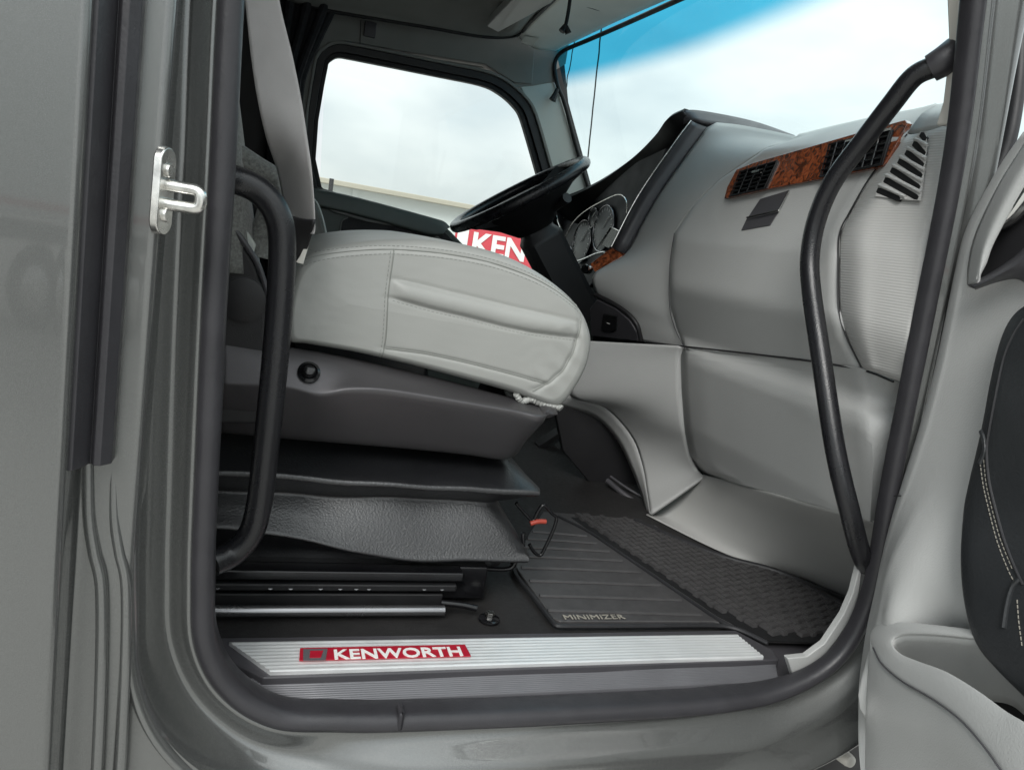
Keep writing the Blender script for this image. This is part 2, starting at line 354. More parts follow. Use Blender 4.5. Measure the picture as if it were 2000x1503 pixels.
# floor, walls, roof, firewall (inside shell)
fl = slab('cab_floor', [V((-1.6, .15, -.012)), V((1.3, .15, -.012)), V((1.3, 1.96, -.012)), V((-1.6, 1.96, -.012))], (0, 0, -.05), G['floor'], cab, 0)
slab('firewall', [V((1.30, 0.05, -.06)), V((1.30, 1.98, -.06)), V((1.30, 1.98, .86)), V((1.30, .05, .86))], (.03, 0, 0), G['black'], cab, 0)
slab('cowl_side', [V((1.30, .05, -.06)), V((1.30, .05, .86)), V((1.10, .05, .90)), V((1.01, .05, .84)), V((1.0, .05, .5)), V((1.04, .05, .1)), V((1.06, .05, -.06))], (0, -.03, 0), G['paint'], cab, .002)
slab('rear_wall', [V((-1.6, -.1, -.06)), V((-1.6, 1.98, -.06)), V((-1.6, 1.98, 1.6)), V((-1.6, -.1, 1.6))], (-.03, 0, 0), G['charcoal'], cab, 0)
slab('roof', [V((-1.6, -.13, 1.58)), V((.80, -.13, 1.52)), V((.90, -.05, 1.46)), V((.90, 2.0, 1.46)), V((.80, 2.05, 1.52)), V((-1.6, 2.05, 1.58))], (0, 0, .05), G['paint'], cab, .01)
slab('near_side_wall', [V((-1.6, -.085, -.3)), V((-.16, -.085, -.3)), V((-.16, -.085, 1.58)), V((-1.6, -.085, 1.58))], (0, .06, 0), G['charcoal'], cab, 0)
slab('door_header', [V((-.2, -.03, 1.45)), V((.82, -.03, 1.45)), V((.82, -.03, 1.54)), V((-.2, -.03, 1.58))], (0, .06, 0), G['paint'], cab, 0)
vstrip('pillar_lining', [(-.16, .02), (-.045, .02), (-.045, .075), (-.16, .075)], .0, 1.55, G['dash_grey'], cab, -.03)
slab('far_side_wall', [V((-1.6, 1.99, -.06)), V((.06, 1.99, -.06)), V((.06, 1.99, 1.58)), V((-1.6, 1.99, 1.58))], (0, .05, 0), G['charcoal'], cab, 0)

# sill plate
YS = [.145, .073]
al = [at(447, 1256, 'Z', 0), at(1438, 1240, 'Z', 0), at(1491, 1284, 'Z', 0), at(528, 1314, 'Z', 0)]
def ribbed(name, A, B, C_, D, n, amp, m_, parent, thick=.006):
    """A-B back edge, D-C front edge: a strip of n long rounded ribs"""
    rows = []
    S = n*4
    for i in range(S+1):
        f = i/S; h = amp*abs(math.sin(math.pi*n*f))
        rows.append([A.lerp(D, f)+V((0, 0, h)), B.lerp(C_, f)+V((0, 0, h))])
    rows.insert(0, [rows[0][0]-V((0, 0, thick)), rows[0][1]-V((0, 0, thick))]); rows.append([rows[-1][0]-V((0, 0, thick)), rows[-1][1]-V((0, 0, thick))])
    a = len(rows); vs2 = []; ns = 8
    for r_ in rows:
        for j in range(ns+1): vs2.append(r_[0].lerp(r_[1], j/ns))
    b2 = ns+1
    f2 = [(i*b2+j, i*b2+j+1, (i+1)*b2+j+1, (i+1)*b2+j) for i in range(a-1) for j in range(ns)]
    f2 += [tuple(i*b2 for i in range(a)), tuple(i*b2+ns for i in range(a))]
    return raw(name, vs2, f2, m_, parent, True, 60)
sill = slab('sill_base', [V((-.04, .165, -.026)), V((1.05, .165, -.026)), V((1.05, .06, -.026)), V((.90, .03, -.026)), V((.82, .004, -.026)), V((.06, .004, -.026)), V((.0, .03, -.026)), V((-.06, .06, -.026)), V((-.06, .165, -.026))], (0, 0, -.02), G['dark_trim'], cab, .003)
slab('sill_riser', [V((-.04, .165, -.003)), V((.855, .165, -.003)), V((.888, .10, -.003)), V((.878, .070, -.003)), V((.05, .066, -.003)), V((-.01, .12, -.003))], (0, 0, -.022), G['dark_trim'], sill, .003)
up = V((0, 0, .002))
sp = ribbed('aluminium_tread', al[0]+up, al[1]+up, al[2]+up, al[3]+up, 9, .0016, G['alu'], sill)
ls = [at(482, 1324, 'Z', -.012), at(1500, 1296, 'Z', -.012), at(1520, 1330, 'Z', -.022), at(566, 1374, 'Z', -.022)]
ribbed('step_strip', ls[0], ls[1]+V((.015, 0, 0)), ls[2], ls[3], 12, .0012, G['alu_dark'], sill)
# badge on the tread
def onsill(x, y, h=.005): return at(x, y, 'Z', h)
bq = [onsill(586, 1266), onsill(908, 1259), onsill(920, 1282), onsill(584, 1291)]
bd = slab('badge', bq, (0, 0, .0015), G['red'], sill, .0006)
lux = onsill(905, 1280)-onsill(655, 1287); luy = V((0, 1, 0))
lettering('badge_lettering', 'KENWORTH', onsill(654, 1287.5, .0066), lux, luy, lux.length, (onsill(655, 1268)-onsill(655, 1287)).length, .001, G['white'], bd, .02)
lq = [onsill(592, 1267, .0066), onsill(640, 1266, .0066), onsill(636, 1289, .0066), onsill(592, 1290, .0066)]
slab('badge_emblem', lq, (0, 0, .0006), G['alu_dark'], bd, .0003)
slab('badge_emblem', [lq[0].lerp(lq[1], .35).lerp(lq[3], .2), lq[0].lerp(lq[1], .8).lerp(lq[2], .2), lq[2].lerp(lq[3], .3).lerp(lq[1], .2), lq[3].lerp(lq[2], .35).lerp(lq[0], .2)], (0, 0, .0012), G['red'], bd, .0002)

# far A-pillar, header, headliner, visor
YF = 1.93
slab('far_pillar_trim', [at(1012, 160, 'Y', YF), at(1082, 158, 'Y', YF), at(1094, 185, 'Y', YF), at(1118, 265, 'Y', YF), at(1150, 372, 'Y', YF), at(1120, 400, 'Y', YF), at(1090, 395, 'Y', YF), at(1062, 300, 'Y', YF), at(1036, 215, 'Y', YF)], (0, .05, 0), G['pillar_trim'], cab, .006, 3)
slab('far_pillar_cap', [at(1000, 172, 'Y', YF-.003), at(1040, 168, 'Y', YF-.003), at(1085, 160, 'Y', YF-.003), at(1082, 120, 'Y', YF), at(1095, 98, 'Y', YF), at(1050, 80, 'Y', YF), at(950, 40, 'Y', YF), at(950, 128, 'Y', YF), at(1000, 148, 'Y', YF)], (0, .05, 0), G['headliner'], cab, .004)
slab('side_rail', [at(560, 0, 'Y', 1.92), at(640, -20, 'Y', 1.92), at(1000, 20, 'Y', 1.92), at(1046, 80, 'Y', 1.92), at(1040, 164, 'Y', 1.92), at(1006, 162, 'Y', 1.92), at(948, 126, 'Y', 1.92), at(800, 102, 'Y', 1.92), at(675, 80, 'Y', 1.92), at(640, 84, 'Y', 1.92), at(610, 130, 'Y', 1.92), at(590, 380, 'Y', 1.92), at(560, 380, 'Y', 1.92)], (0, .05, 0), G['headliner'], cab, .004)
tube('rail_seam', [at(705, 40, 'Y', 1.918), at(703, 90, 'Y', 1.918)], .0012, G['black'], cab, 8, 2)
box('rail_clip', at(723, 58, 'Y', 1.915), (.04, .01, .05), G['dark_trim'], cab, .003)
zr = [at(655, 24, 'Y', 1.82), at(837, 54, 'Y', 1.82), at(946, 72, 'Y', 1.82)]
hl = loft('headliner', [[at(560, 3, 'Y', 1.84), zr[0], zr[1], zr[2], at(1009, 69, 'Y', 1.80), at(1040, 40, 'Y', 1.60), at(1081, 0, 'Y', 1.35), V((.86, .9, 1.34)), V((.84, .1, 1.36))],
     [at(560, 0, 'Y', 1.80), zr[0]+V((0, -.02, .02)), zr[1]+V((0, -.02, .015)), zr[2]+V((-.01, -.03, .015)), at(985, 55, 'Y', 1.72), at(1010, 30, 'Y', 1.5), at(1045, -10, 'Y', 1.3), V((.80, .85, 1.36)), V((.78, .1, 1.37))],
     [V((-.2, 1.5, 1.33)), V((.1, 1.5, 1.36)), V((.35, 1.5, 1.375)), V((.45, 1.45, 1.38)), V((.5, 1.4, 1.385)), V((.55, 1.2, 1.39)), V((.55, 1.0, 1.39)), V((.5, .7, 1.395)), V((.5, .1, 1.4))],
     [V((-.5, .0, 1.40)), V((-.2, .0, 1.41)), V((0, .0, 1.42)), V((.1, .0, 1.42)), V((.2, .0, 1.42)), V((.3, 0, 1.42)), V((.35, 0, 1.42)), V((.4, 0, 1.42)), V((.42, 0, 1.42))]], G['headliner'], cab, 4, 5, .02)
slab('ceiling_lining', [V((-1.6, -.05, 1.50)), V((.86, -.05, 1.44)), V((.86, 1.98, 1.44)), V((-1.6, 1.98, 1.50))], (0, 0, .03), G['headliner'], cab, 0)
tube('headliner_edge', [at(590, 10, 'Y', 1.83)]+zr+[at(1009, 69, 'Y', 1.80), at(1036, 43, 'Y', 1.60), at(1081, 0, 'Y', 1.35), at(1120, -40, 'Y', 1.15)], .006, G['black'], cab, 10, 6)
# visor / overhead panel in front of the headliner edge
vis = loft('overhead_panel', [[at(1012, 74, 'Y', 1.80), at(1046, 96, 'Y', 1.88), at(1085, 100, 'Y', 1.88)],
     [at(1036, 46, 'Y', 1.62), at(1080, 62, 'Y', 1.66), at(1130, 78, 'Y', 1.7)],
     [at(1083, 0, 'Y', 1.36), at(1150, 12, 'Y', 1.38), at(1215, 38, 'Y', 1.4)],
     [at(1140, -60, 'Y', 1.08), at(1230, -50, 'Y', 1.05), at(1330, -12, 'Y', 1.08)],
     [at(1260, -180, 'Y', .7), at(1340, -170, 'Y', .68), at(1450, -70, 'Y', .7)],
     [at(1420, -360, 'Y', .25), at(1520, -330, 'Y', .22), at(1640, -220, 'Y', .24)]], G['visor'], cab, 6, 6, .015)
edgeq = [(952, 44, 1.66), (974, 56, 1.67), (1030, 26, 1.48), (1078, -2, 1.30), (1110, -40, 1.14), (1040, -40, 1.18), (1000, -6, 1.40)]
slab('overhead_console_edge', [at(x, y, 'Y', Y)-V((0, 0, .012)) for x, y, Y in edgeq], (0, 0, .03), G['dash_grey'], cab, .004)  # lighter edge piece of the overhead console, gives off no light
tube('panel_seam', [at(1122, 6, 'Y', 1.395), at(1160, 18, 'Y', 1.395), at(1186, 25, 'Y', 1.40)], .0016, G['black'], cab, 6, 4)
sl = [at(1022, 70, 'Y', 1.755), at(1050, 74, 'Y', 1.765), at(1038, 90, 'Y', 1.80), at(1016, 82, 'Y', 1.80)]
slab('label_sticker', [p+V((0, -.012, -.004)) for p in sl], (0, -.0008, 0), G['cream'], cab, 0)
# windscreen sheet and its seal
def wsx(y, z): return .947+(1.31-z)*.495+.10*(1-((y-.98)/.97)**2)
rowsW = [[V((wsx(y, z), y, z)) for y in (1.94, 1.7, 1.3, .98, .6, .3, .03)] for z in (1.36, 1.2, 1.0, .80)]
loft('windscreen', rowsW, G['windscreen'], cab, 4, 4)
tube('windscreen_seal', [at(1330, -2, 'Y', 1.12), at(1230, 43, 'Y', 1.42), at(1150, 78, 'Y', 1.72), at(1105, 97, 'Y', 1.88), at(1088, 112, 'Y', 1.915), at(1083, 135, 'Y', 1.92), at(1090, 170, 'Y', 1.92), at(1102, 200, 'Y', 1.92), at(1125, 285, 'Y', 1.92), at(1148, 365, 'Y', 1.92), at(1165, 420, 'Y', 1.92)], .0075, G['black'], cab, 10, 6)
tube('windscreen_seal', [at(1330, -2, 'Y', 1.12), at(1480, -70, 'Y', .8), at(1700, -190, 'Y', .4), at(1830, -250, 'Y', .12)], .0075, G['black'], cab, 10, 6)
# near A-pillar lining
slab('near_pillar_trim', [at(1848, -160, 'Y', .05), at(1848, 0, 'Y', .05), at(1852, 100, 'Y', .05), at(1840, 200, 'Y', .05), at(1826, 246, 'Y', .05), at(1860, 250, 'Y', .05), at(1900, 0, 'Y', .05), at(1915, -160, 'Y', .05)], (0, -.02, 0), G['cream'], cab, .004)
slab('pillar_lining_edge', [at(x, y, 'Y', .034) for x, y in [(1529, 1277), (1567, 1273), (1601, 1248), (1638, 1192), (1656, 1150), (1668, 1100), (1677, 1040), (1681, 1040), (1674, 1100), (1668, 1150), (1657, 1192), (1626, 1240), (1586, 1290), (1542, 1318)]], (0, -.012, 0), G['dash_grey'], cab, .003)
# grab handles
tube('grab_handle', [at(1862, 108, 'X', .90), at(1830, 128, 'X', .88), at(1785, 150, 'X', .865), at(1740, 205, 'X', .86), at(1690, 270, 'X', .855), at(1630, 350, 'X', .85), at(1598, 420, 'X', .85), at(1583, 490, 'X', .85), at(1584, 560, 'X', .85), at(1604, 700, 'X', .848), at(1632, 880, 'X', .86), at(1660, 1000, 'X', .885), at(1678, 1070, 'X', .925), at(1692, 1105, 'X', .96)], .0155, G['handle'], cab, 18, 8)
hb = tube('handle_boot', [at(1868, 104, 'X', .90), at(1846, 118, 'X', .885), at(1818, 134, 'X', .876)], lambda f: .024-.004*f, G['rubber'], cab, 18, 4)
tube('grab_handle', [at(420, 342, 'Y', .085), at(462, 352, 'Y', .10), at(505, 372, 'Y', .105), at(538, 412, 'Y', .105), at(551, 470, 'Y', .105), at(546, 600, 'Y', .105), at(532, 760, 'Y', .105), at(517, 900, 'Y', .105), at(506, 985, 'Y', .105), at(490, 1040, 'Y', .105), at(455, 1080, 'Y', .10), at(415, 1100, 'Y', .085)], .0165, G['handle'], cab, 18, 8)
# hinge bracket under the sill corner
hb0 = at(1660, 1475, 'Y', -.02)
hg = box('hinge_bracket', hb0+V((.0, .03, -.02)), (.16, .04, .12), G['charcoal'], cab, .006)
disc('hinge_bolt', at(1668, 1498, 'Y', -.045)+V((0, .035, 0)), (0, -1, .15), .011, .03, G['cream'], hg, 20, [(1, 0), (1, .7), (.85, .92), (.4, 1), (.001, 1)])

slab('far_door_surround', [V((.03, 1.975, 1.10)), V((.03, 1.975, 1.58)), V((1.0, 1.975, 1.58)), V((1.0, 1.975, 1.30)), V((.93, 1.975, 1.24)), V((.70, 1.975, 1.215)), V((.13, 1.975, 1.17))], (0, .02, 0), G['headliner'], cab, 0)
slab('far_door_surround', [V((.03, 1.975, .5)), V((.03, 1.975, 1.12)), V((.115, 1.975, 1.12)), V((.115, 1.975, .5))], (0, .02, 0), G['headliner'], cab, 0)
slab('far_pillar_back', [at(1052, 150, 'Y', 1.985), at(1100, 100, 'Y', 1.985), at(1110, 200, 'Y', 1.985), at(1165, 400, 'Y', 1.985), at(1105, 420, 'Y', 1.985), at(1070, 300, 'Y', 1.985)], (0, .02, 0), G['charcoal'], cab, 0)
# ================================================================== FAR DOOR (driver side)
fd = bpy.data.objects.new('truck_door', None); link(fd, cab); fd['label'] = 'closed far side door with black framed window and dark grey green panel'
YD = 1.95
gl_px = [(628, 366), (640, 133), (648, 119), (668, 114), (850, 150), (937, 168), (972, 184), (1000, 208), (1016, 234), (1046, 336), (1075, 440), (1092, 520), (1000, 545), (935, 508), (862, 437), (820, 420)]
def expand(px, d, cx=830, cy=280):
    o = []; k = len(px)
    for i in range(k):
        a = V((*px[i-1], 0)); b = V((*px[(i+1) % k], 0)); t_ = (b-a).normalized(); n_ = V((t_.y, -t_.x, 0)); p = V((*px[i], 0))
        if n_.dot(p-V((cx, cy, 0))) < 0: n_ = -n_
        o.append((p+n_*d).to_tuple()[:2])
    return o
def ring(name, inner, outer, y0, y1, m_, parent, n=4):
    a = cr([at(x, y, 'Y', YD) for x, y in inner], n, True); b = cr([at(x, y, 'Y', YD) for x, y in outer], n, True); k = len(a)
    A0 = [V((p.x, y0, p.z)) for p in a]; A1 = [V((p.x, y1, p.z)) for p in a]; B0 = [V((p.x, y0, p.z)) for p in b]; B1 = [V((p.x, y1, p.z)) for p in b]
    fs = []
    for i in range(k):
        j = (i+1) % k
        fs += [(i, j, 2*k+j, 2*k+i), (k+i, 3*k+i, 3*k+j, k+j), (i, k+i, k+j, j), (2*k+i, 2*k+j, 3*k+j, 3*k+i)]
    return raw(name, A0+A1+B0+B1, fs, m_, parent, True, 40, .003)
ring('window_seal', gl_px, expand(gl_px, 9), 1.935, 1.965, G['black'], fd)
ring('window_frame', expand(gl_px, 9), expand(gl_px, 24), 1.925, 1.97, G['charcoal'], fd)
ring('frame_trim', expand(gl_px, 24), expand(gl_px, 30), 1.915, 1.95, G['headliner'], fd)
slab('door_glass', [at(x, y, 'Y', 1.955) for x, y in expand(gl_px, 4)], (0, .004, 0), G['glass'], fd, 0)
slab('door_panel', [at(x, y, 'Y', 1.93) for x, y in [(560, 350), (624, 366), (862, 437), (935, 508), (1010, 550), (1180, 520), (1260, 700), (1150, 900), (560, 800)]], (0, .05, 0), G['door_green'], fd, .004)
loft('door_ledge', [[at(590, 362, 'Y', 1.928), at(700, 386, 'Y', 1.928), at(862, 430, 'Y', 1.928), at(880, 444, 'Y', 1.928)], [at(590, 366, 'Y', 1.915), at(700, 391, 'Y', 1.915), at(856, 434, 'Y', 1.915), at(874, 447, 'Y', 1.915)], [at(590, 390, 'Y', 1.905), at(700, 416, 'Y', 1.905), at(842, 454, 'Y', 1.905), at(866, 456, 'Y', 1.905)], [at(590, 396, 'Y', 1.912), at(700, 421, 'Y', 1.912), at(838, 459, 'Y', 1.912), at(866, 459, 'Y', 1.912)], [at(590, 398, 'Y', 1.928), at(700, 423, 'Y', 1.928), at(838, 461, 'Y', 1.928), at(866, 461, 'Y', 1.928)]], G['door_green'], fd, 5, 4)
slab('door_recess', [at(x, y, 'Y', 1.927) for x, y in [(664, 480), (668, 432), (680, 424), (760, 440), (845, 462), (900, 480), (900, 520), (664, 520)]], (0, -.004, 0), G['black'], fd, .002)
tube('recess_rim', [at(662, 480, 'Y', 1.925), at(667, 434, 'Y', 1.925), at(680, 425, 'Y', 1.925)], .0025, G['headliner'], fd, 8, 5)
tube('recess_rim', [at(707, 470, 'Y', 1.925), at(712, 452, 'Y', 1.925), at(725, 446, 'Y', 1.925), at(800, 462, 'Y', 1.925)], .002, G['door_green'], fd, 8, 5)

# ================================================================== DASHBOARD
dash = thing('dashboard', 'light grey passenger side dashboard with burr wood vent strip and black instrument hood', 'dashboard')
XT = [(0.0, 1.17), (.05, 1.13), (.10, 1.09), (.155, 1.05), (.17, 1.02), (.25, .985), (.36, .955), (.405, .943), (.428, .946), (.44, .960), (.455, .963), (.56, .917), (.575, .914), (.675, .922), (.69, .926), (.88, .978), (.93, 1.02), (.97, 1.10)]
def XP(x, y, d=0.):
    X = .95
    for _ in range(12): p = at(x, y, 'X', X+d); X = .5*X+.5*interp(XT, p.z)
    return at(x, y, 'X', X+d)
def rowpx(ps, n):   # resample a pixel polyline
    o = []
    for i in range(n+1):
        f = i/n*(len(ps)-1); k = min(int(f), len(ps)-2); u = f-k
        o.append((ps[k][0]*(1-u)+ps[k+1][0]*u, ps[k][1]*(1-u)+ps[k+1][1]*u))
    return o
VAL = [(1496, 289), (1405, 350), (1352, 402), (1317, 455), (1308, 520), (1308, 600), (1320, 645), (1338, 681)]
SEAM = [(1772, 262), (1706, 336), (1660, 413), (1640, 455), (1637, 510), (1638, 600), (1652, 655), (1683, 719)]
rows = [[at(x, y, 'X', 1.16) for x, y in rowpx([(1560, 262), (1620, 247), (1690, 231), (1750, 219), (1800, 210), (1830, 204)], 10)]]
rows += [[at(x, y, 'X', 1.075) for x, y in rowpx([(1545, 273), (1610, 256), (1680, 240), (1745, 226), (1795, 214), (1822, 206)], 10)]]
for a, b in zip(rowpx(VAL, 35), rowpx(SEAM, 35)): rows.append([XP(a[0]*(1-f)+b[0]*f, a[1]*(1-f)+b[1]*f, d_) for f, d_ in ((0, .022), (.008, .008), (.022, .001), (.06, 0), (.16, 0), (.3, 0), (.44, 0), (.58, 0), (.72, 0), (.86, 0), (1, 0))])
loft('glove_panel', rows, G['dash_grey'], dash, 2, 2, .008)
CORN = [[(1772, 262), (1784, 262), (1812, 256), (1862, 240)], [(1706, 336), (1728, 358), (1775, 345), (1850, 290)], [(1660, 413), (1690, 418), (1742, 412), (1830, 396)], [(1640, 455), (1676, 460), (1722, 460), (1812, 460)], [(1637, 510), (1675, 512), (1720, 512), (1804, 512)], [(1638, 600), (1675, 602), (1714, 605), (1790, 605)], [(1652, 655), (1680, 656), (1712, 660), (1775, 672)], [(1683, 719), (1700, 724), (1722, 732), (1765, 748)]]
cp = loft('corner_panel', [[XP(*r[0], .002), XP(*r[1], -.016), XP(*r[2], -.014), XP(*r[3], -.010)] for r in CORN], G['dash_ribbed'], dash, 6, 5, .008)
loft('dash_end', [[at(1830, 204, 'X', 1.10), at(1850, 200, 'X', 1.10)], [XP(1800, 222, -.01), XP(1862, 216, -.01)], [XP(1772, 260, .0), XP(1866, 244, -.008)]], G['dash_grey'], dash, 3, 4, .006)
tube('panel_seam', [XP(x, y, -.001) for x, y in SEAM], .0014, G['charcoal'], dash, 6, 6)
tube('panel_seam', [XP(x, y, .0005) for x, y in VAL[3:]], .0010, G['dark_trim'], dash, 6, 6)
# demister slots in the corner panel
sl_px = []
Lz = [(1425, 752), (1385, 803), (1343, 853), (1303, 900), (1262, 950), (1225, 1005), (1185, 1062)]; Rz = [(1456, 768), (1450, 850), (1441, 915), (1432, 975), (1420, 1040), (1410, 1098), (1308, 1106)]
z4 = lambda p: (1300+p[0]/2.857, p[1]/2.857)
vent = slab('demister_grille', [XP(*z4(p), -.0185) for p in [(1425, 735), (1460, 740), (1455, 880), (1425, 1120), (1300, 1112), (1172, 1095), (1180, 1050), (1300, 890)]], (-.001, 0, 0), G['dash_ribbed'], dash, 0)
for a, b in zip(Lz, Rz):
    a, b = z4(a), z4(b); hh = 7.5
    q = [(a[0]-4, a[1]+3), (a[0], a[1]-hh*.7), (a[0]+6, a[1]-hh*.6), (b[0]-2, b[1]-hh*.6), (b[0]+1, b[1]), (b[0]-2, b[1]+hh*.8), (b[0]-8, b[1]+hh*.7), (a[0]-2, a[1]+hh*.7)]
    slab('slot', [XP(*p, -.0196) for p in q], (.004, 0, 0), G['black'], vent, 0)
for i in range(6):
    a = [(z4(Lz[i])[0]+z4(Lz[i+1])[0])/2, (z4(Lz[i])[1]+z4(Lz[i+1])[1])/2]; b = [(z4(Rz[i])[0]+z4(Rz[min(i+1, 5)])[0])/2, (z4(Rz[i])[1]+z4(Rz[min(i+1, 5)])[1])/2]
    if i == 5: b = [z4((1330, 1095))[0], z4((1330, 1095))[1]]
    tube('slat', [XP(a[0]-5, a[1]-1, -.021), XP((a[0]+b[0])/2, (a[1]+b[1])/2, -.0225), XP(b[0]+3, b[1]+1, -.021)], .0026, G['dash_ribbed'], vent, 8, 3)
# wood strip with two vents
wq = [(1438, 331), (1470, 318), (1600, 281), (1700, 252), (1768, 234), (1772, 240), (1748, 285), (1724, 325), (1600, 350), (1500, 369), (1414, 388), (1420, 365)]
wd_ = slab('wood_trim', [XP(x, y, -.009) for x, y in wq], (.012, 0, 0), G['wood'], dash, .0015)
def airvent(q, nfin, nvan):
    P = [XP(x, y, -.012) for x, y in q]
    v = slab('air_vent', P, (.006, 0, 0), G['gloss_black'], dash, .001)
    a, b, c, d = P
    for i in range(1, nfin):
        f = i/nfin; tube('vent_fin', [a.lerp(d, f)+V((-.003, 0, 0)), b.lerp(c, f)+V((-.003, 0, 0))], .0022, G['gloss_black'], v, 8, 1)
    for i in range(1, nvan):
        f = i/nvan; tube('vent_vane', [a.lerp(b, f)+V((-.004, 0, 0)), d.lerp(c, f)+V((-.004, 0, 0))], .002, G['gloss_black'], v, 8, 1)
    tube('vent_frame', [p+V((-.003, 0, 0)) for p in P], .0022, G['black'], v, 8, 1, closed=True)
    return v
v1 = airvent([(1447, 336), (1520, 315), (1496, 368), (1428, 383)], 6, 4)
v2 = airvent([(1622, 283), (1742, 252), (1722, 322), (1604, 346)], 5, 7)
tube('vent_tab', [XP(1652, 276, -.018), XP(1740, 252, -.018)], .0025, G['chrome'], v2, 8, 2)
tube('vent_tab', [XP(1470, 336, -.018), XP(1484, 333, -.018)], .003, G['chrome'], v1, 8, 2)
# latch
lt = slab('glove_latch', [XP(x, y, -.004) for x, y in [(1484, 388), (1540, 371), (1520, 410), (1460, 424)]], (.006, 0, 0), G['dark_trim'], dash, .002)
tube('latch_edge', [XP(1541, 372, -.005), XP(1521, 410, -.005)], .0016, G['chrome'], lt, 8, 1)
tube('latch_edge', [XP(1521, 411, -.006), XP(1459, 425, -.006)], .002, G['chrome'], lt, 8, 1)
slab('latch_scoop_shade', [XP(x, y, -.002) for x, y in [(1458, 427), (1520, 413), (1503, 440), (1447, 450)]], (.004, 0, 0), G['dark_trim'], lt, .001)  # dark slab stands in for the shade inside the scooped recess
# centre stack side
def WY(x, y, Y, dx=0): return at(x, y, 'Y', Y)+V((dx, 0, 0))
wp0 = WY(1195, 515, 1.02); wn_ = (WY(1385, 245, 1.02)-wp0).cross(XP(1317, 455)-wp0).normalized()
WL = [(1380, 250), (1341, 303), (1287, 380), (1255, 435), (1222, 494), (1165, 530), (1158, 556), (1175, 595), (1190, 655)]
WV = [(1545, 276)]+VAL
WX = [1.10, .998, .974, .957, .944, .938, .948, .965, .978]
rows = [[at(x, y, 'X', 1.12) for x, y in rowpx([(1400, 239), (1440, 243), (1500, 254), (1556, 266)], 10)]]
LV = cr([at(x, y, 'Y', 1.02) for x, y in WL], 4); RV = cr([at(x, y, 'X', X) for (x, y), X in zip(WV, WX)], 4)
for a, b in zip(LV, RV): rows.append([a.lerp(b, q_/10*1.04) for q_ in range(11)])
wing_o = loft('stack_side_panel', rows, G['dash_grey'], dash, 2, 2, .01)
# lower dash, ledge, knee panel
LOW = [[(1334, 677), (1590, 703), (1690, 722), (1770, 752)], [(1331, 684), (1591, 711), (1692, 730), (1768, 760)], [(1330, 700), (1592, 728), (1693, 746), (1762, 775)], [(1331, 760), (1600, 795), (1700, 815), (1756, 835)], [(1337, 840), (1615, 890), (1706, 908), (1740, 918)], [(1349, 898), (1640, 984), (1700, 1003), (1728, 1012)], [(1374, 926), (1650, 1002), (1700, 1018), (1722, 1026)]]
rows = []
LA, LB, LC, LE = [[r[k_] for r in LOW] for k_ in range(4)]
for a, b, c_, e_ in zip(*[rowpx(q_, 36) for q_ in (LA, LB, LC, LE)]):
    r = []
    for q_ in range(9):
        f = q_/8; x, y = a[0]*(1-f)+b[0]*f, a[1]*(1-f)+b[1]*f; r.append(XP(x, y, .012*(1-smooth(f/.10))))
    r.append(XP((b[0]*.3+c_[0]*.7), (b[1]*.3+c_[1]*.7), -.004)); r.append(XP(*c_, -.004)); r.append(XP(*e_, .03)); rows.append(r)
loft('knee_panel', rows, G['dash_grey'], dash, 2, 2, .008)
tube('panel_seam', [XP(x, y, -.002) for x, y in [(1262, 668), (1334, 676), (1460, 690), (1591, 706), (1690, 724), (1745, 745)]], .002, G['charcoal'], dash, 6, 6)
# centre console side with the arch
LFT = [(1125, 664, .93), (1118, 690, .93), (1112, 770, .93), (1180, 795, .91), (1232, 850, .88), (1254, 905, .84), (1264, 960, .78), (1270, 1003, .715)]
RGT = [(1334, 677), (1330, 700), (1331, 760), (1335, 830), (1341, 868), (1350, 900), (1362, 918), (1376, 930)]
rows = []
for k_, ((lx, ly, Y), (rx, ry)) in enumerate(zip(LFT, RGT)):
    A = at(lx, ly, 'Y', Y); B = at(rx, ry, 'X', .952+(XP(1376, 930).x-.002-.952)*smooth(k_/7)); Mx, My = (lx+rx)/2, (ly+ry)/2; mdl = at(Mx, My, 'Y', (A.y+B.y)/2+.0)
    rows.append([A, at(lx*.75+rx*.25, ly*.75+ry*.25, 'Y', A.y*.75+B.y*.25), mdl, at(lx*.25+rx*.75, ly*.25+ry*.75, 'Y', A.y*.25+B.y*.75), B])
loft('console_side', rows, G['dash_grey'], dash, 4, 6, .008)
INN = [(1085, 792), (1160, 814), (1205, 860), (1232, 915), (1252, 965), (1262, 1000)]
loft('arch_return', [[at(x, y, 'Y', Y) for x, y, Y in LFT[2:]], [at(x, y, 'Y', Y+.05) for (x, y), (_, _, Y) in zip(INN, LFT[2:])]], G['dash_grey'], dash, 5, 3, .004)
slab('console_liner', [at(x, y, 'Y', .97) for x, y in [(1080, 780), (1170, 805), (1215, 855), (1240, 910), (1262, 985), (1262, 1003), (1188, 950), (1150, 940), (1100, 880)]], (0, .02, 0), G['charcoal'], dash, .003)
tube('liner_rail', [at(1186, 938, 'Y', .93), at(1215, 962, 'Y', .88), at(1262, 996, 'Y', .82)], .008, G['dark_trim'], dash, 10, 5)
tube('liner_rail', [at(1192, 930, 'Y', .95), at(1225, 953, 'Y', .90), at(1258, 972, 'Y', .86)], .004, G['dark_trim'], dash, 10, 5)
# pedals in the driver footwell
for a, b in (((1065, 890), (1165, 838)), ((1050, 870), (1140, 818)), ((1095, 925), (1168, 880))):
    A, B = at(*a, 'Y', 1.3), at(*b, 'Y', 1.3); tube('pedal', [A, A.lerp(B, .5)+V((0, 0, .005)), B], .012, G['charcoal'], dash, 10, 3, prof=[(-.6, -2), (.6, -2), (.6, 2), (-.6, 2)])
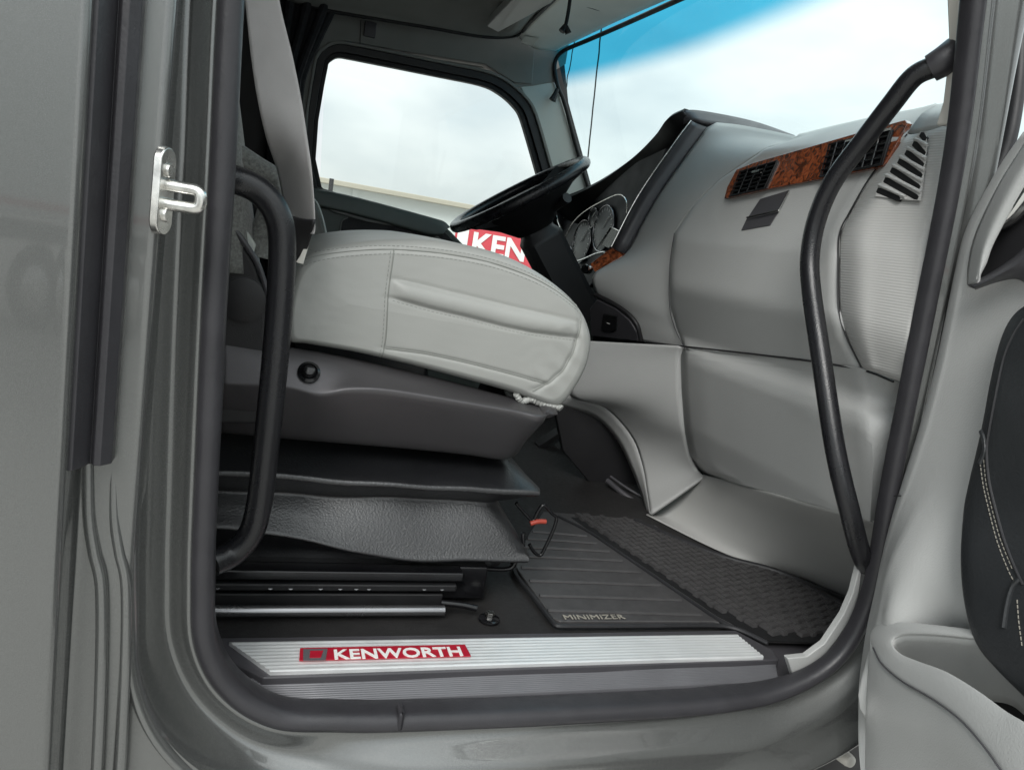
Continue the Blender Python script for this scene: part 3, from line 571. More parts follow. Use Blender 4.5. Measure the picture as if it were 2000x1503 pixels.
# toe board
TB = [[(1374, 926), (1480, 956), (1580, 984), (1650, 1002), (1722, 1022)], [(1350, 945), (1470, 985), (1570, 1020), (1650, 1042), (1722, 1062)], [(1312, 974), (1450, 1030), (1560, 1068), (1650, 1098), (1722, 1125)], [(1280, 996), (1430, 1066), (1545, 1103), (1650, 1144), (1722, 1180)], [(1262, 1004), (1420, 1082), (1535, 1118), (1650, 1165), (1722, 1205)]]
rows = []
for i, r in enumerate(TB):
    f = i/4; rr2 = []
    for x, y in r:
        g = at(x, y, 'Z', .0) if i == 4 else None
        if i == 4: rr2.append(at(x, y, 'Z', -.008)); continue
        top = XP(x, y) if i < 1 else None
        rr2.append(top)
    rows.append(rr2)
for j in range(5):
    A, B = rows[0][j], rows[4][j]
    for i in (1, 2, 3):
        x, y = TB[i][j]; f = i/4; X = A.x+(B.x-A.x)*f+.035*math.sin(math.pi*f); rows[i][j] = at(x, y, 'X', X)
toe = mat('toe', (.46, .46, .445), .33, 0, .2, 700, .02, 5, rvar=.02); loft('toe_board', rows, toe, dash, 6, 6, .002)
# dark trim strip at the driver's edge of the stack, wood end, hood, cluster
SL = [(1351, 236), (1320, 277), (1249, 380), (1195, 482)]; SR = [(1382, 249), (1342, 303), (1288, 380), (1222, 496)]
loft('stack_trim', [[WY(*l, 1.06), WY((l[0]+r[0])/2, (l[1]+r[1])/2, 1.03, -.008), WY(*r, 1.02)] for l, r in zip(SL, SR)], G['dark_trim'], dash, 4, 6, .01)
tube('trim_edge_glint', [WY(*l, 1.06, -.002) for l in SL], .0022, G['steel'], dash, 8, 6)  # bright steel line put in for the lit edge of the strip
slab('wood_end', [WY(1194, 483, 1.05), WY(1222, 497, 1.015), WY(1162, 532, 1.03), WY(1152, 515, 1.06)], (.02, .01, -.006), G['wood'], dash, .002)
hood_o = [(1084, 392), (1130, 376), (1180, 351), (1240, 309), (1288, 262), (1310, 231), (1338, 216)]
hood_i = [(1100, 425), (1150, 402), (1205, 372), (1262, 325), (1300, 290), (1330, 256), (1356, 236)]
loft('instrument_hood', [[WY(*p, Y, .30)+V((0, 0, -.02)) for p, Y in zip(hood_o, (1.78, 1.72, 1.6, 1.4, 1.25, 1.15, 1.1))], [WY(*p, Y) for p, Y in zip(hood_o, (1.76, 1.7, 1.58, 1.4, 1.25, 1.15, 1.1))], [WY(*p, Y, .01) for p, Y in zip(hood_i, (1.76, 1.7, 1.55, 1.36, 1.22, 1.12, 1.08))], [WY(p[0]+10, p[1]+10, Y, .1) for p, Y in zip(hood_i, (1.76, 1.7, 1.55, 1.36, 1.22, 1.12, 1.08))]], G['black'], dash, 6, 3, .006)
loft('hood_top', [[WY(1310, 231, 1.13), WY(1338, 216, 1.10), WY(1375, 217, 1.08), WY(1470, 236, 1.04), WY(1552, 264, 1.0)], [WY(1325, 250, 1.13), WY(1352, 236, 1.06), WY(1384, 239, 1.03), WY(1470, 255, .99), WY(1552, 271, .97)]], G['dark_trim'], dash, 6, 4, .012)
# instrument cluster
XC = 1.08
slab('cluster_panel', [at(x, y, 'X', XC) for x, y in [(1085, 400), (1215, 330), (1300, 290), (1260, 400), (1200, 500), (1150, 560), (1085, 560)]], (.02, 0, 0), G['gauge_face'], dash, 0)
bz = [(1101, 469), (1120, 434), (1146, 410), (1186, 388), (1207, 380), (1218, 384), (1224, 397), (1223, 417)]
cl = tube('cluster_bezel', [at(x, y, 'X', XC-.03) for x, y in bz], .002, G['steel'], dash, 8, 6)
tube('cluster_bezel', [at(x, y, 'X', XC-.03) for x, y in [(1086, 412), (1090, 432), (1098, 452)]], .003, G['steel'], dash, 8, 4)
tube('cluster_bezel', [at(x, y, 'X', XC-.03) for x, y in [(1112, 515), (1140, 506), (1163, 496), (1180, 492)]], .0035, G['steel'], dash, 8, 4)
def gauge(cx, cy, r, ex=0):
    c0 = at(cx, cy, 'X', XC-.004); g = disc('gauge', c0, (-1, 0, 0), r, .004, G['gauge_dial'], dash)
    tube('gauge_ring', [c0+V((-.005, r*math.cos(a), r*math.sin(a))) for a in [2*math.pi*i/24 for i in range(24)]], .0022, G['gunmetal'], g, 8, 1, closed=True)
    vs2, fs2 = [], []
    for i in range(16):
        a = R(-40+260*i/15); u_ = V((0, math.cos(a), math.sin(a))); s_ = V((0, -math.sin(a), math.cos(a)))*.0012
        k2 = len(vs2); vs2 += [c0+V((-.0055, 0, 0))+u_*r*.76-s_, c0+V((-.0055, 0, 0))+u_*r*.9-s_, c0+V((-.0055, 0, 0))+u_*r*.9+s_, c0+V((-.0055, 0, 0))+u_*r*.76+s_]; fs2.append((k2, k2+1, k2+2, k2+3))
    raw('gauge_marks', vs2, fs2, G['white'], g, False)['kind'] = 'stuff'
    tube('needle', [c0+V((-.007, 0, 0)), c0+V((-.007, -r*.5, r*.5))], .0015, G['white'], g, 6, 1)
gauge(1138, 472, .078); gauge(1180, 446, .078); gauge(1160, 425, .035); gauge(1112, 500, .035)
slab('cluster_display', [at(x, y, 'X', XC-.02) for x, y in [(1193, 443), (1210, 450), (1190, 485), (1172, 478)]], (.01, 0, 0), G['gloss_black'], dash, .002)
tube('display_edge', [at(x, y, 'X', XC-.022) for x, y in [(1165, 486), (1193, 443), (1210, 451)]], .002, G['steel'], dash, 8, 1)
disc('ignition_switch', WY(1150, 526, 1.06), (-.8, -.5, 0), .013, .02, G['chrome'], dash)
# lower switch pod
onwing = cast(wing_o, .001)
wq3 = onwing([(1185, 605), (1235, 630), (1190, 650)], 1); wt = (wq3[1]-wq3[0]).cross(wq3[2]-wq3[0]).normalized()
wt = wt if wt.dot(CAM-wq3[0]) > 0 else -wt
wp1 = wq3[0]+wt*.004
def wing(x, y): return atp(x, y, wp1, wt)
sw = slab('switch_panel', [wing(x, y) for x, y in [(1172, 582), (1210, 600), (1236, 622), (1250, 645), (1254, 664), (1160, 654), (1158, 600)]], wt*.012, G['dark_trim'], dash, .004, 3)
tube('switch_panel_rim', [wing(x, y)+wt*.006 for x, y in [(1166, 574), (1195, 588), (1226, 608), (1247, 632), (1256, 664)]], .006, G['charcoal'], dash, 10, 6)
swb = slab('rocker_switch', [atp(x, y, wp1+wt*.012, wt) for x, y in [(1180, 612), (1207, 616), (1206, 642), (1198, 647), (1182, 645), (1176, 640)]], wt*.005, G['black'], sw, .002)
lettering('switch_mark', '-', atp(1185, 631, wp1+wt*.0172, wt), V((0, 0, 1)).cross(wt), (0, 0, 1), .014, .003, .0005, G['white'], sw)

# ================================================================== STEERING WHEEL
wh = thing('steering_wheel', 'black steering wheel seen almost edge on in front of the instrument hood', 'steering wheel')
wc = at(1010, 381, 'Y', 1.42); e0, e1 = at(884, 448, 'Y', 1.42), at(1140, 313, 'Y', 1.42)
wa = (e1-e0).normalized(); wr = (e1-e0).length/2-.016; wb = (V((0, 1, 0))+V((-.59, 0, .81))*-.045).normalized(); wn = wa.cross(wb)
wn = wn if wn.z > 0 else -wn; wc = (e0+e1)/2
tube('wheel_rim', [wc+wa*wr*math.cos(a)+wb*wr*math.sin(a) for a in [2*math.pi*i/48 for i in range(48)]], .0175, G['handle'], wh, 12, 1, closed=True)
disc('wheel_hub', wc-wn*.085, wn, .175, .07, G['black'], wh, 28, [(.35, -.5), (.6, .1), (.95, .7), (1, .9), (.9, 1.05), (.3, 1.1), (.001, 1.1)])
for a in (20, 160, 200, 340):
    u_ = wa*math.cos(R(a))+wb*math.sin(R(a)); tube('wheel_spoke', [wc-wn*.04+u_*.08, wc-wn*.025+u_*.15, wc-wn*.005+u_*(wr-.005)], .016, G['black'], wh, 8, 5, prof=[(-.6, -2.6), (.6, -2.6), (.6, 2.6), (-.6, 2.6)])
ca, cb = wc-wn*.09, wc-wn*.44+V((.02, 0, 0))
cm = tube('steering_column', [ca, ca.lerp(cb, .2), ca.lerp(cb, .3), cb], lambda f: .05 if f < .2 else .062, G['charcoal'], wh, 8, 4, prof=[(-1, -.7), (-.7, -1), (.7, -1), (1, -.7), (1, .7), (.7, 1), (-.7, 1), (-1, .7)])
tube('turn_lever', [at(1078, 412, 'Y', 1.36), at(1088, 402, 'Y', 1.33), at(1100, 392, 'Y', 1.30), at(1108, 386, 'Y', 1.28)], lambda f: .010+.006*f, G['charcoal'], wh, 10, 4)

# ================================================================== PASSENGER SEAT
seat = thing('passenger_seat', 'passenger air seat with pale grey vinyl cushion on a black bellows suspension base', 'seat')
YN, YW = .275, .50
out_px = [(556, 640), (560, 590), (572, 540), (596, 506), (640, 484), (720, 471), (800, 468), (870, 472), (960, 490), (1030, 517), (1090, 555), (1135, 597), (1158, 640), (1163, 680), (1152, 725), (1128, 768), (1102, 797), (1070, 796), (1000, 770), (900, 742), (800, 716), (700, 693), (600, 676), (562, 670)]
OP = cr([V((x, y, 0)) for x, y in out_px], 8, True)
vseam = [(770, 486), (763, 535), (757, 581), (753, 660), (746, 702)]
fseam = [(1132, 590), (1136, 620), (1131, 650), (1118, 690), (1098, 725), (1070, 748), (1040, 764)]
L1 = [(766, 543), (840, 560), (910, 577), (980, 594), (1037, 607), (1134, 629)]
L2 = [(760, 580), (840, 602), (910, 618), (980, 636), (1037, 648), (1128, 660)]
L3 = [(753, 680), (830, 690), (910, 707), (1000, 730), (1064, 748)]
TS = [(578, 516), (620, 500), (690, 490), (770, 487), (860, 494), (950, 510), (1030, 537), (1085, 566), (1135, 604)]
def dseg(px, py, poly):
    best = 1e9; 
    for (ax_, ay_), (bx, by) in zip(poly, poly[1:]):
        dx, dy = bx-ax_, by-ay_; t_ = max(0, min(1, ((px-ax_)*dx+(py-ay_)*dy)/(dx*dx+dy*dy))); q_ = math.hypot(px-ax_-t_*dx, py-ay_-t_*dy)
        best = min(best, q_)
    return best
def ylin(poly, x):
    for (ax_, ay_), (bx, by) in zip(poly, poly[1:]):
        if ax_ <= x <= bx: return ay_+(by-ay_)*(x-ax_)/(bx-ax_)
    return None
def relief(x, y):
    h = 0
    for poly, w_, a_ in ((vseam, 4, .0022), (fseam, 4.5, .003), (L3, 4, .0022), (TS, 4.5, .0025), (L2, 4.5, .0028), (L1, 5, .0016)):
        h -= a_*math.exp(-(dseg(x, y, poly)/w_)**2)
    a_, b_ = ylin(L1, x), ylin(L2, x)
    if a_ is not None and b_ is not None and a_ < y < b_: 
        f = (y-a_)/(b_-a_); h += .0075*math.sin(math.pi*f)**.8*smooth((x-762)/30)*smooth((1140-x)/50)
    h += .0008*mnoise.noise(V((x*.012, y*.016, 1)))+.0003*mnoise.noise(V((x*.05, y*.07, 4)))
    if x > 1040 and y > 640: h += .0012*math.sin((x-y)*.12)*smooth((60-dseg(x, y, fseam))/60)
    return h
cxp, cyp = 860, 625
S = [0, .15, .3, .42, .52, .6, .66, .7, .73, .76, .785, .81, .83, .85, .87, .885, .9, .915, .93, .945, .96, .972, .982, .991, 1.0]
def shr(p, s):   # pull outline points toward the medial line
    c_ = V((max(680, min(1010, p.x)), cyp+(max(680, min(1010, p.x))-cxp)*.18, 0)); return c_.lerp(p, s)
vs_, fs = [], []; q = len(OP)
S2 = [i/70*.93 for i in range(66)]+S[-8:]
S2 = sorted(set([round(s, 4) for s in S2]))
for s in S2:
    for p in OP:
        pp = shr(p, s); P3 = at(pp.x, pp.y, 'Y', YN)
        e = max(0, (s-.84)/.16); yb = YN+.030*(1-math.sqrt(max(0, 1-e*e)))-.006*(1-s)
        vs_.append(V((P3.x, yb-relief(pp.x, pp.y)*(1-.5*e), P3.z)))
nr = len(S2)
crown = lambda f: .012*math.sin(math.pi*f)
for f in [.03, .08, .16, .28, .4, .5, .6, .72, .84, .92, .97]:
    y_ = YN+.03+(YW-.06)*f
    for p in OP:
        P3 = at(p.x, p.y, 'Y', YN); up_ = smooth((P3.z-.47)/.1)
        vs_.append(V((P3.x, y_, P3.z+crown(f)*up_*.1))); 
    nr += 1
for s in reversed([.3, .6, .8, .9, .96, 1.0]):
    for p in OP:
        pp = shr(p, s); P3 = at(pp.x, pp.y, 'Y', YN); e = max(0, (s-.84)/.16); vs_.append(V((P3.x, YN+YW-.03*(1-math.sqrt(max(0, 1-e*e))), P3.z)))
    nr += 1
for i in range(nr-1):
    for j in range(q): fs.append((i*q+j, i*q+(j+1) % q, (i+1)*q+(j+1) % q, (i+1)*q+j))
cush = raw('cushion', vs_, fs, G['vinyl'], seat, True, 80)
BV = BVHTree.FromPolygons([v.co.copy() for v in cush.data.vertices], [tuple(p.vertices) for p in cush.data.polygons])
def onside(px, off=.0003):
    o = []
    for p in cr([V((x, y, 0)) for x, y in px], 8):
        P3 = at(p.x, p.y, 'Y', YN); h = BV.ray_cast(V((P3.x, 0, P3.z)), V((0, 1, 0)))
        if h[0]: o.append(h[0]+V((0, -off, 0)))
    return o
for px in (vseam, fseam, L3):
    tube('seam', onside(px), .0010, G['vinyl_thread'], cush, 6, 1)
tube('seam', onside(TS), .0008, G['vinyl_thread'], cush, 6, 1)
up5 = lambda px, d: [(x+d*.25, y+d) for x, y in px]
stitches('stitching', [onside(up5(TS, 9)), onside(up5(TS, -7)), onside([(x-6, y) for x, y in vseam]), onside(up5(L2, 5))], G['vinyl_thread'], cush, .0065, .0042, .0006)
# gathered elastic hem at the front of the cover
hp = [at(x, y, 'Y', YN+.01) for x, y in [(1008, 770), (1018, 784), (1035, 780), (1052, 786), (1072, 792), (1096, 796)]]
vsH = cr(hp, 10); 
tube('cover_hem', [p+V((0, .0015*math.sin(i*2.1), .0012*math.sin(i*1.7+1))) for i, p in enumerate(vsH)], lambda f: .0050+.0010*math.sin(f*90), G['vinyl'], cush, 10, 1)
tube('cover_hem', [p+V((.0, .05, -.004)) for p in vsH], .006, G['vinyl'], cush, 10, 1)
# seat pan (side shield)
T0 = [(420, 650), (557, 676), (640, 690), (740, 711), (870, 742), (1008, 778), (1092, 800)]
T1 = [(420, 660), (557, 684), (640, 700), (740, 722), (870, 754), (1005, 788), (1082, 806)]
T2 = [(420, 742), (557, 750), (625, 764), (690, 756), (780, 762), (1000, 799), (1066, 812)]
T3 = [(420, 752), (557, 760), (625, 775), (690, 770), (780, 776), (1000, 812), (1058, 826)]
T4 = [(420, 838), (547, 850), (640, 858), (780, 870), (900, 882), (988, 892), (1022, 868)]
T5 = [(420, 842), (547, 854), (640, 862), (780, 874), (900, 886), (990, 894), (1020, 872)]
yy = lambda px, Y: [at(x, y, 'Y', Y) for x, y in px]
def ends(rowp): rowp = list(rowp); a = rowp[-1]; rowp.append(a+V((.012, .06, 0))); rowp.append(a+V((.012, .36, 0))); return rowp
pan = loft('seat_pan', [ends(yy(T0, .30)), ends(yy(T1, .268)), ends(yy(T2, .232)), ends(yy(T3, .232)), ends(yy(T4, .292)), ends(yy(T5, .32))], G['pan'], seat, 6, 5, .006)
kn = disc('seat_knob', at(603, 728, 'Y', .246), (0, -1, .7), .0155, .014, G['gloss_black'], seat, 28, [(1.05, 0), (1.05, .3), (.8, .45), (.72, .3), (.62, .5), (.5, .9), (.2, 1.0), (.001, 1)])
# pivot cover and cap at the rear of the seat
slab('pivot_cover', [at(x, y, 'Y', .262) for x, y in [(400, 440), (455, 445), (500, 510), (520, 570), (524, 640), (520, 830), (400, 830)]], (0, .03, 0), G['charcoal'], seat, .008, 3)
tube('cover_edge', [at(x, y, 'Y', .26) for x, y in [(452, 440), (480, 478), (503, 515), (520, 565), (524, 600)]], .004, G['dark_trim'], seat, 8, 5)
disc('pivot_cap', at(474, 585, 'Y', .262), (0, -1, 0), .032, .008, G['charcoal'], seat, 36, [(1.06, 0), (1.06, .25), (.98, .3), (.98, .8), (.9, 1), (.001, 1)])
# bellows
def rrect(x0, x1, y0, y1, r, z, droop=0, n=5, ph=0):
    o = []
    for cx_, cy_, a0 in ((x1-r, y0+r, -90), (x1-r, y1-r, 0), (x0+r, y1-r, 90), (x0+r, y0+r, 180)):
        for i in range(n+1):
            a = R(a0+90*i/n); o.append(V((cx_+r*math.cos(a), cy_+r*math.sin(a), z)))
    o2 = []
    k_ = len(o)
    for i in range(k_):
        a, b = o[i], o[(i+1) % k_]; m_ = max(1, int((b-a).length/.03))
        for j in range(m_): p = a.lerp(b, j/m_); o2.append(p+V((0, .006*mnoise.noise(p*9+V((ph, 0, 0))), droop*smooth((p.x+.02)/.30)*(1 if p.y < (y0+y1)/2 else 0)+.004*mnoise.noise(p*11+V((0, ph, 0))))))
    return o2
def resample(P, n):
    P = P+[P[0]]; d = [0]
    for a, b in zip(P, P[1:]): d.append(d[-1]+(b-a).length)
    o = []; j = 0
    for i in range(n):
        t_ = d[-1]*i/n
        while d[j+1] < t_: j += 1
        o.append(P[j].lerp(P[j+1], (t_-d[j])/max(1e-9, d[j+1]-d[j])))
    return o
def bellow(name, levels, parent, ph):
    rings = [resample(rrect(x0, x1, y0, y1, r, z, dr, ph=ph), 130) for (x0, x1, y0, y1, r, z, dr) in levels]
    rows = []
    cols = [cr([rg[i] for rg in rings], 4) for i in range(130)]
    vs2 = [p for c_ in cols for p in c_]; b2 = len(cols[0])
    return raw(name, vs2, [(i*b2+j, i*b2+j+1, ((i+1) % 130)*b2+j+1, ((i+1) % 130)*b2+j) for i in range(130) for j in range(b2-1)], G['bellows'], parent, True, 50)
bl = bellow('bellows', [(-.25, .38, .47, .72, .03, .275, 0), (-.25, .40, .42, .75, .03, .248, 0), (-.25, .445, .345, .75, .02, .226, 0), (-.28, .480, .268, .80, .006, .208, -.004), (-.28, .482, .264, .80, .006, .203, -.004), (-.28, .478, .266, .80, .006, .198, -.004), (-.25, .43, .305, .76, .03, .165, 0), (-.25, .43, .302, .76, .03, .156, 0), (-.27, .455, .281, .78, .02, .140, -.020), (-.29, .478, .262, .80, .006, .128, -.042), (-.29, .481, .257, .80, .006, .123, -.044), (-.29, .475, .26, .80, .006, .118, -.044), (-.25, .45, .29, .76, .03, .078, 0), (-.25, .45, .295, .76, .03, .05, 0)], seat, 3)
# base rails and plates
box('base_plate', (.1, .50, .030), (.62, .46, .06), G['gloss_black'], seat, .004)
rl_ = box('slide_rail', (.085, .262, .052), (.55, .035, .016), G['gloss_black'], seat, .003)
box('slide_rail', (.085, .255, .034), (.53, .028, .012), G['black'], seat, .003)
for xx in (-.02, .055, .085, .13, .16, .185, .205, .295, .325):
    disc('rail_glint', V((xx, .2455, .034)), (0, -1, .3), .0045, .004, G['gunmetal'], rl_, 8)  # gunmetal discs stand in for the broken highlights along the rail
box('base_step', (.08, .275, .008), (.50, .06, .028), G['black'], seat, .003)
tube('base_edge', [V((-.2, .222, .006)), V((.1, .222, .006)), V((.328, .222, .006))], .0085, G['gunmetal'], seat, 12, 2)
tube('release_rod', [V((.325, .236, .012)), V((.36, .232, .010)), V((.385, .228, .006))], .0055, G['gloss_black'], seat, 10, 3)
bo = disc('floor_bolt', at(955, 1210, 'Z', -.010), (0, 0, 1), .018, .004, G['gloss_black'], seat, 28)
disc('bolt_head', at(956, 1204, 'Z', -.006), (0, 0, 1), .008, .009, G['steel'], bo, 6)
# wire adjusting loop with red tip
lp = [(1008, 982), (1022, 998), (1040, 1016), (1050, 1000), (1062, 986), (1078, 1002), (1087, 1012), (1080, 1036), (1066, 1066), (1055, 1084), (1042, 1076), (1034, 1062)]
wl = tube('adjust_loop', [at(x, y, 'Y', .31) for x, y in lp], .0032, G['gloss_black'], seat, 10, 4)
tube('loop_tip', [at(x, y, 'Y', .307) for x, y in [(1036, 1022), (1050, 1018), (1066, 1018)]], .0044, G['orange_red'], wl, 10, 3)
tube('front_bail', [at(x, y, 'Y', .29) for x, y in [(900, 1100), (925, 1104), (950, 1110), (995, 1110), (1008, 1094), (1020, 1072), (1022, 1040)]], .0042, G['gloss_black'], seat, 10, 4)
tube('front_bail', [at(x, y, 'Y', .30) for x, y in [(990, 1076), (1003, 1104)]], .0036, G['gloss_black'], seat, 10, 2)
# backrest
bk = loft('backrest', [[V((-.30, .27, .50)), V((-.10, .25, .50)), V((-.01, .29, .50)), V((-.015, .53, .50)), V((-.02, .77, .50))],
                      [V((-.33, .27, .62)), V((-.12, .25, .62)), V((-.035, .285, .62)), V((-.045, .53, .62)), V((-.05, .77, .62))],
                      [V((-.38, .27, .85)), V((-.17, .25, .85)), V((-.085, .285, .85)), V((-.095, .53, .85)), V((-.10, .77, .85))],
                      [V((-.42, .29, 1.12)), V((-.24, .27, 1.13)), V((-.15, .30, 1.13)), V((-.15, .53, 1.14)), V((-.15, .76, 1.13))]], G['fabric'], seat, 6, 6, .03)
tube('side_bolster', [at(455, 300, 'Y', .30), at(500, 330, 'Y', .30), at(530, 350, 'Y', .30), at(536, 380, 'Y', .30), at(520, 440, 'Y', .30), at(505, 500, 'Y', .30)], .018, G['fabric'], seat, 12, 5)
slab('bolster_piping', [at(x, y, 'Y', .272) for x, y in [(458, 425), (476, 440), (500, 478), (494, 502), (480, 480), (458, 455)]], (0, .02, 0), G['pillar_trim'], seat, .003)

# ================================================================== DRIVER SEAT (only its backrest wing shows)
ds = thing('driver_seat', "grey driver's seat backrest wing showing behind the seat belt", 'seat')
dpx = [(600, 380), (616, 392), (630, 430), (640, 480), (642, 560), (560, 560), (560, 380)]
slab('backrest', [at(x, y, 'Y', 1.30) for x, y in dpx], (0, .42, 0), G['headliner'], ds, .015, 3)
tube('piping', [at(x, y, 'Y', 1.297) for x, y in [(604, 384), (618, 396), (631, 432), (640, 482), (642, 540)]], .0035, G['pillar_trim'], ds, 8, 5)
box('cushion', (.33, 1.50, .42), (.46, .44, .16), G['vinyl'], ds, .05, None, 4)
box('pedestal', (.30, 1.50, .16), (.40, .36, .33), G['bellows'], ds, .02)

# ================================================================== SEAT BELT
sb = thing('seat_belt', 'grey seat belt webbing hanging diagonally beside the passenger seat back', 'seat belt')
bp_ = [(-60, 465, 545, .20), (0, 478, 546, .20), (110, 490, 572, .20), (200, 504, 590, .205), (270, 520, 600, .21), (330, 540, 607, .215), (390, 552, 612, .22), (440, 556, 614, .225), (455, 555, 612, .226)]
loft('webbing', [[at(l, y, 'Y', Y+.06*smooth((y-230)/110)), at((l*2+r_)/3, y, 'Y', Y+.025*smooth((y-230)/110)), at((l+2*r_)/3, y+1, 'Y', Y-.012*smooth((y-230)/110)), at(r_, y+2, 'Y', Y-.045*smooth((y-230)/110))] for y, l, r_, Y in bp_], G['webbing'], sb, 4, 5, .0014)
slv = loft('belt_sleeve', [[at(549, 418, 'Y', .20), at(582, 428, 'Y', .19), at(614, 432, 'Y', .17)], [at(556, 470, 'Y', .222), at(582, 476, 'Y', .21), at(604, 476, 'Y', .205)], [at(562, 512, 'Y', .226), at(576, 514, 'Y', .222), at(588, 512, 'Y', .226)]], G['charcoal'], sb, 5, 5, .004)
slab('belt_tag', [at(x, y, 'Y', .212) for x, y in [(610, 436), (606, 470), (592, 516), (578, 512), (586, 500), (600, 470)]], (0, .003, 0), G['cream'], sb, .0006)
stitches('stitching', [[at(556, 452, 'Y', .2155), at(580, 456, 'Y', .212), at(606, 458, 'Y', .2155)], [at(558, 478, 'Y', .2175), at(580, 482, 'Y', .2145), at(600, 484, 'Y', .2175)]], G['vinyl_thread'], sb, .004, .0025, .0007)

# ================================================================== CURTAIN
ct = thing('curtain', 'black pleated sleeper curtain gathered beside the far door window', 'curtain')
for i in range(7):
    x0 = 548+i*17; x1 = 538+i*8
    tube('pleat', [at(x0, -60, 'Y', 1.85-.03*(i % 2)), at(x0+1, 5, 'Y', 1.85-.03*(i % 2)), at((x0*2+x1)/3, 60, 'Y', 1.85-.03*(i % 2)), at((x0+x1*3)/4, 120, 'Y', 1.86-.025*(i % 2)), at(x1, 175, 'Y', 1.87-.02*(i % 2)), at(x1-10, 330, 'Y', 1.87-.02*(i % 2)), at(x1-10, 700, 'Y', 1.87)], lambda f: .017-.004*math.sin(3*f), G['curtain'], ct, 8, 4)

# ================================================================== FLOOR MAT
fm = thing('floor_mat', 'black rubber floor mat with ribs and tread blocks on the cab floor', 'floor mat')
zf = -.012
def fz(x, y, h=0): return at(x, y, 'Z', zf+h)
mq = [(1060, 1004), (1250, 1019), (1330, 1058), (1420, 1092), (1500, 1113), (1560, 1138), (1640, 1182), (1720, 1215), (1700, 1262), (1500, 1256), (1440, 1228), (1390, 1220), (1092, 1220), (1076, 1212), (1004, 1112), (1012, 1080)]
slab('mat_sheet', [fz(x, y) for x, y in mq], (0, 0, .008), G['mat_rubber'], fm, .003)
tube('mat_rim', [fz(x, y, .009) for x, y in [(1020, 1060), (1004, 1112), (1040, 1162), (1080, 1214), (1094, 1222), (1240, 1222), (1390, 1221), (1440, 1228), (1500, 1256)]], .0045, G['black_rubber'], fm, 8, 4)
tube('mat_rim', [fz(x, y, .012) for x, y in [(1240, 1016), (1330, 1056), (1420, 1090), (1500, 1111), (1560, 1134), (1640, 1178), (1720, 1212)]], .008, G['black_rubber'], fm, 8, 6)
tube('mat_divider', [fz(x, y, .009) for x, y in [(1090, 1008), (1146, 1036), (1190, 1065), (1300, 1140), (1400, 1208), (1440, 1228)]], .004, G['black_rubber'], fm, 8, 5)
for y, x0, x1 in ((1038, 1040, 1146), (1052, 1030, 1165), (1068, 1022, 1190), (1086, 1016, 1216), (1108, 1018, 1250), (1134, 1034, 1290), (1163, 1054, 1330), (1192, 1070, 1370)):
    tube('mat_rib', [fz(x0, y, .009), fz((x0+x1)/2, y+4, .009), fz(x1, y+9, .009)], .0036, G['mat_rubber'], fm, 8, 2)
lettering('mat_lettering', 'MINIMIZER', fz(1104, 1209, .0105), V((1, 0, 0)), V((0, 1, 0)), (fz(1226, 1215, 0)-fz(1104, 1209, 0)).length, .014, .001, G['pad_thread'], fm, .0)
slab('tread_base', [fz(x, y, .0082) for x, y in [(1115, 1010), (1245, 1021), (1330, 1061), (1420, 1095), (1500, 1117), (1560, 1142), (1637, 1187), (1705, 1219), (1692, 1258), (1502, 1251), (1442, 1224), (1400, 1202), (1302, 1136), (1192, 1062), (1146, 1032)]], (0, 0, .0008), G['mat_groove_shade'], fm, 0)
# tread blocks: staggered, inside the right part of the mat
A0, A1 = fz(1190, 1062), fz(1440, 1226); B0, B1 = fz(1250, 1021), fz(1640, 1186)
poly = [fz(x, y) for x, y in [(1120, 1012), (1245, 1024), (1330, 1064), (1420, 1098), (1500, 1120), (1560, 1145), (1635, 1190), (1700, 1222), (1690, 1256), (1505, 1248), (1445, 1222), (1402, 1200), (1302, 1132), (1192, 1058), (1148, 1030)]]
LD = (fz(1400, 1208)-fz(1190, 1065)).normalized(); LN = V((-LD.y, LD.x, 0)); LO = fz(1190, 1062, .009)
def inside(p):
    c_ = False; k_ = len(poly)
    for i in range(k_):
        a, b = poly[i], poly[(i+1) % k_]
        if (a.y > p.y) != (b.y > p.y) and p.x < (b.x-a.x)*(p.y-a.y)/(b.y-a.y)+a.x: c_ = not c_
    return c_
vs_, fs = [], []
px_ = py_ = .0190
for i in range(-40, 60):
    for j in range(-50, 50):
        c_ = LO+LD*(i*px_)+LN*((j+.5)*py_)
        if not inside(c_): continue
        k2 = len(vs_)
        a_, b_ = (.0112, .0062) if (i+j) % 2 else (.0062, .0112)
        for zz, f in ((0, 1.0), (.006, .84)):
            for sx, sy in ((-1, -1), (1, -1), (1, 1), (-1, 1)): vs_.append(c_+LD*(sx*a_*f)+LN*(sy*b_*f)+V((0, 0, zz)))
        fs += [(k2+4, k2+5, k2+6, k2+7)]+[(k2+n_, k2+(n_+1) % 4, k2+4+(n_+1) % 4, k2+4+n_) for n_ in range(4)]
raw('tread_blocks', vs_, fs, G['mat_rubber'], fm, False)['kind'] = 'stuff'

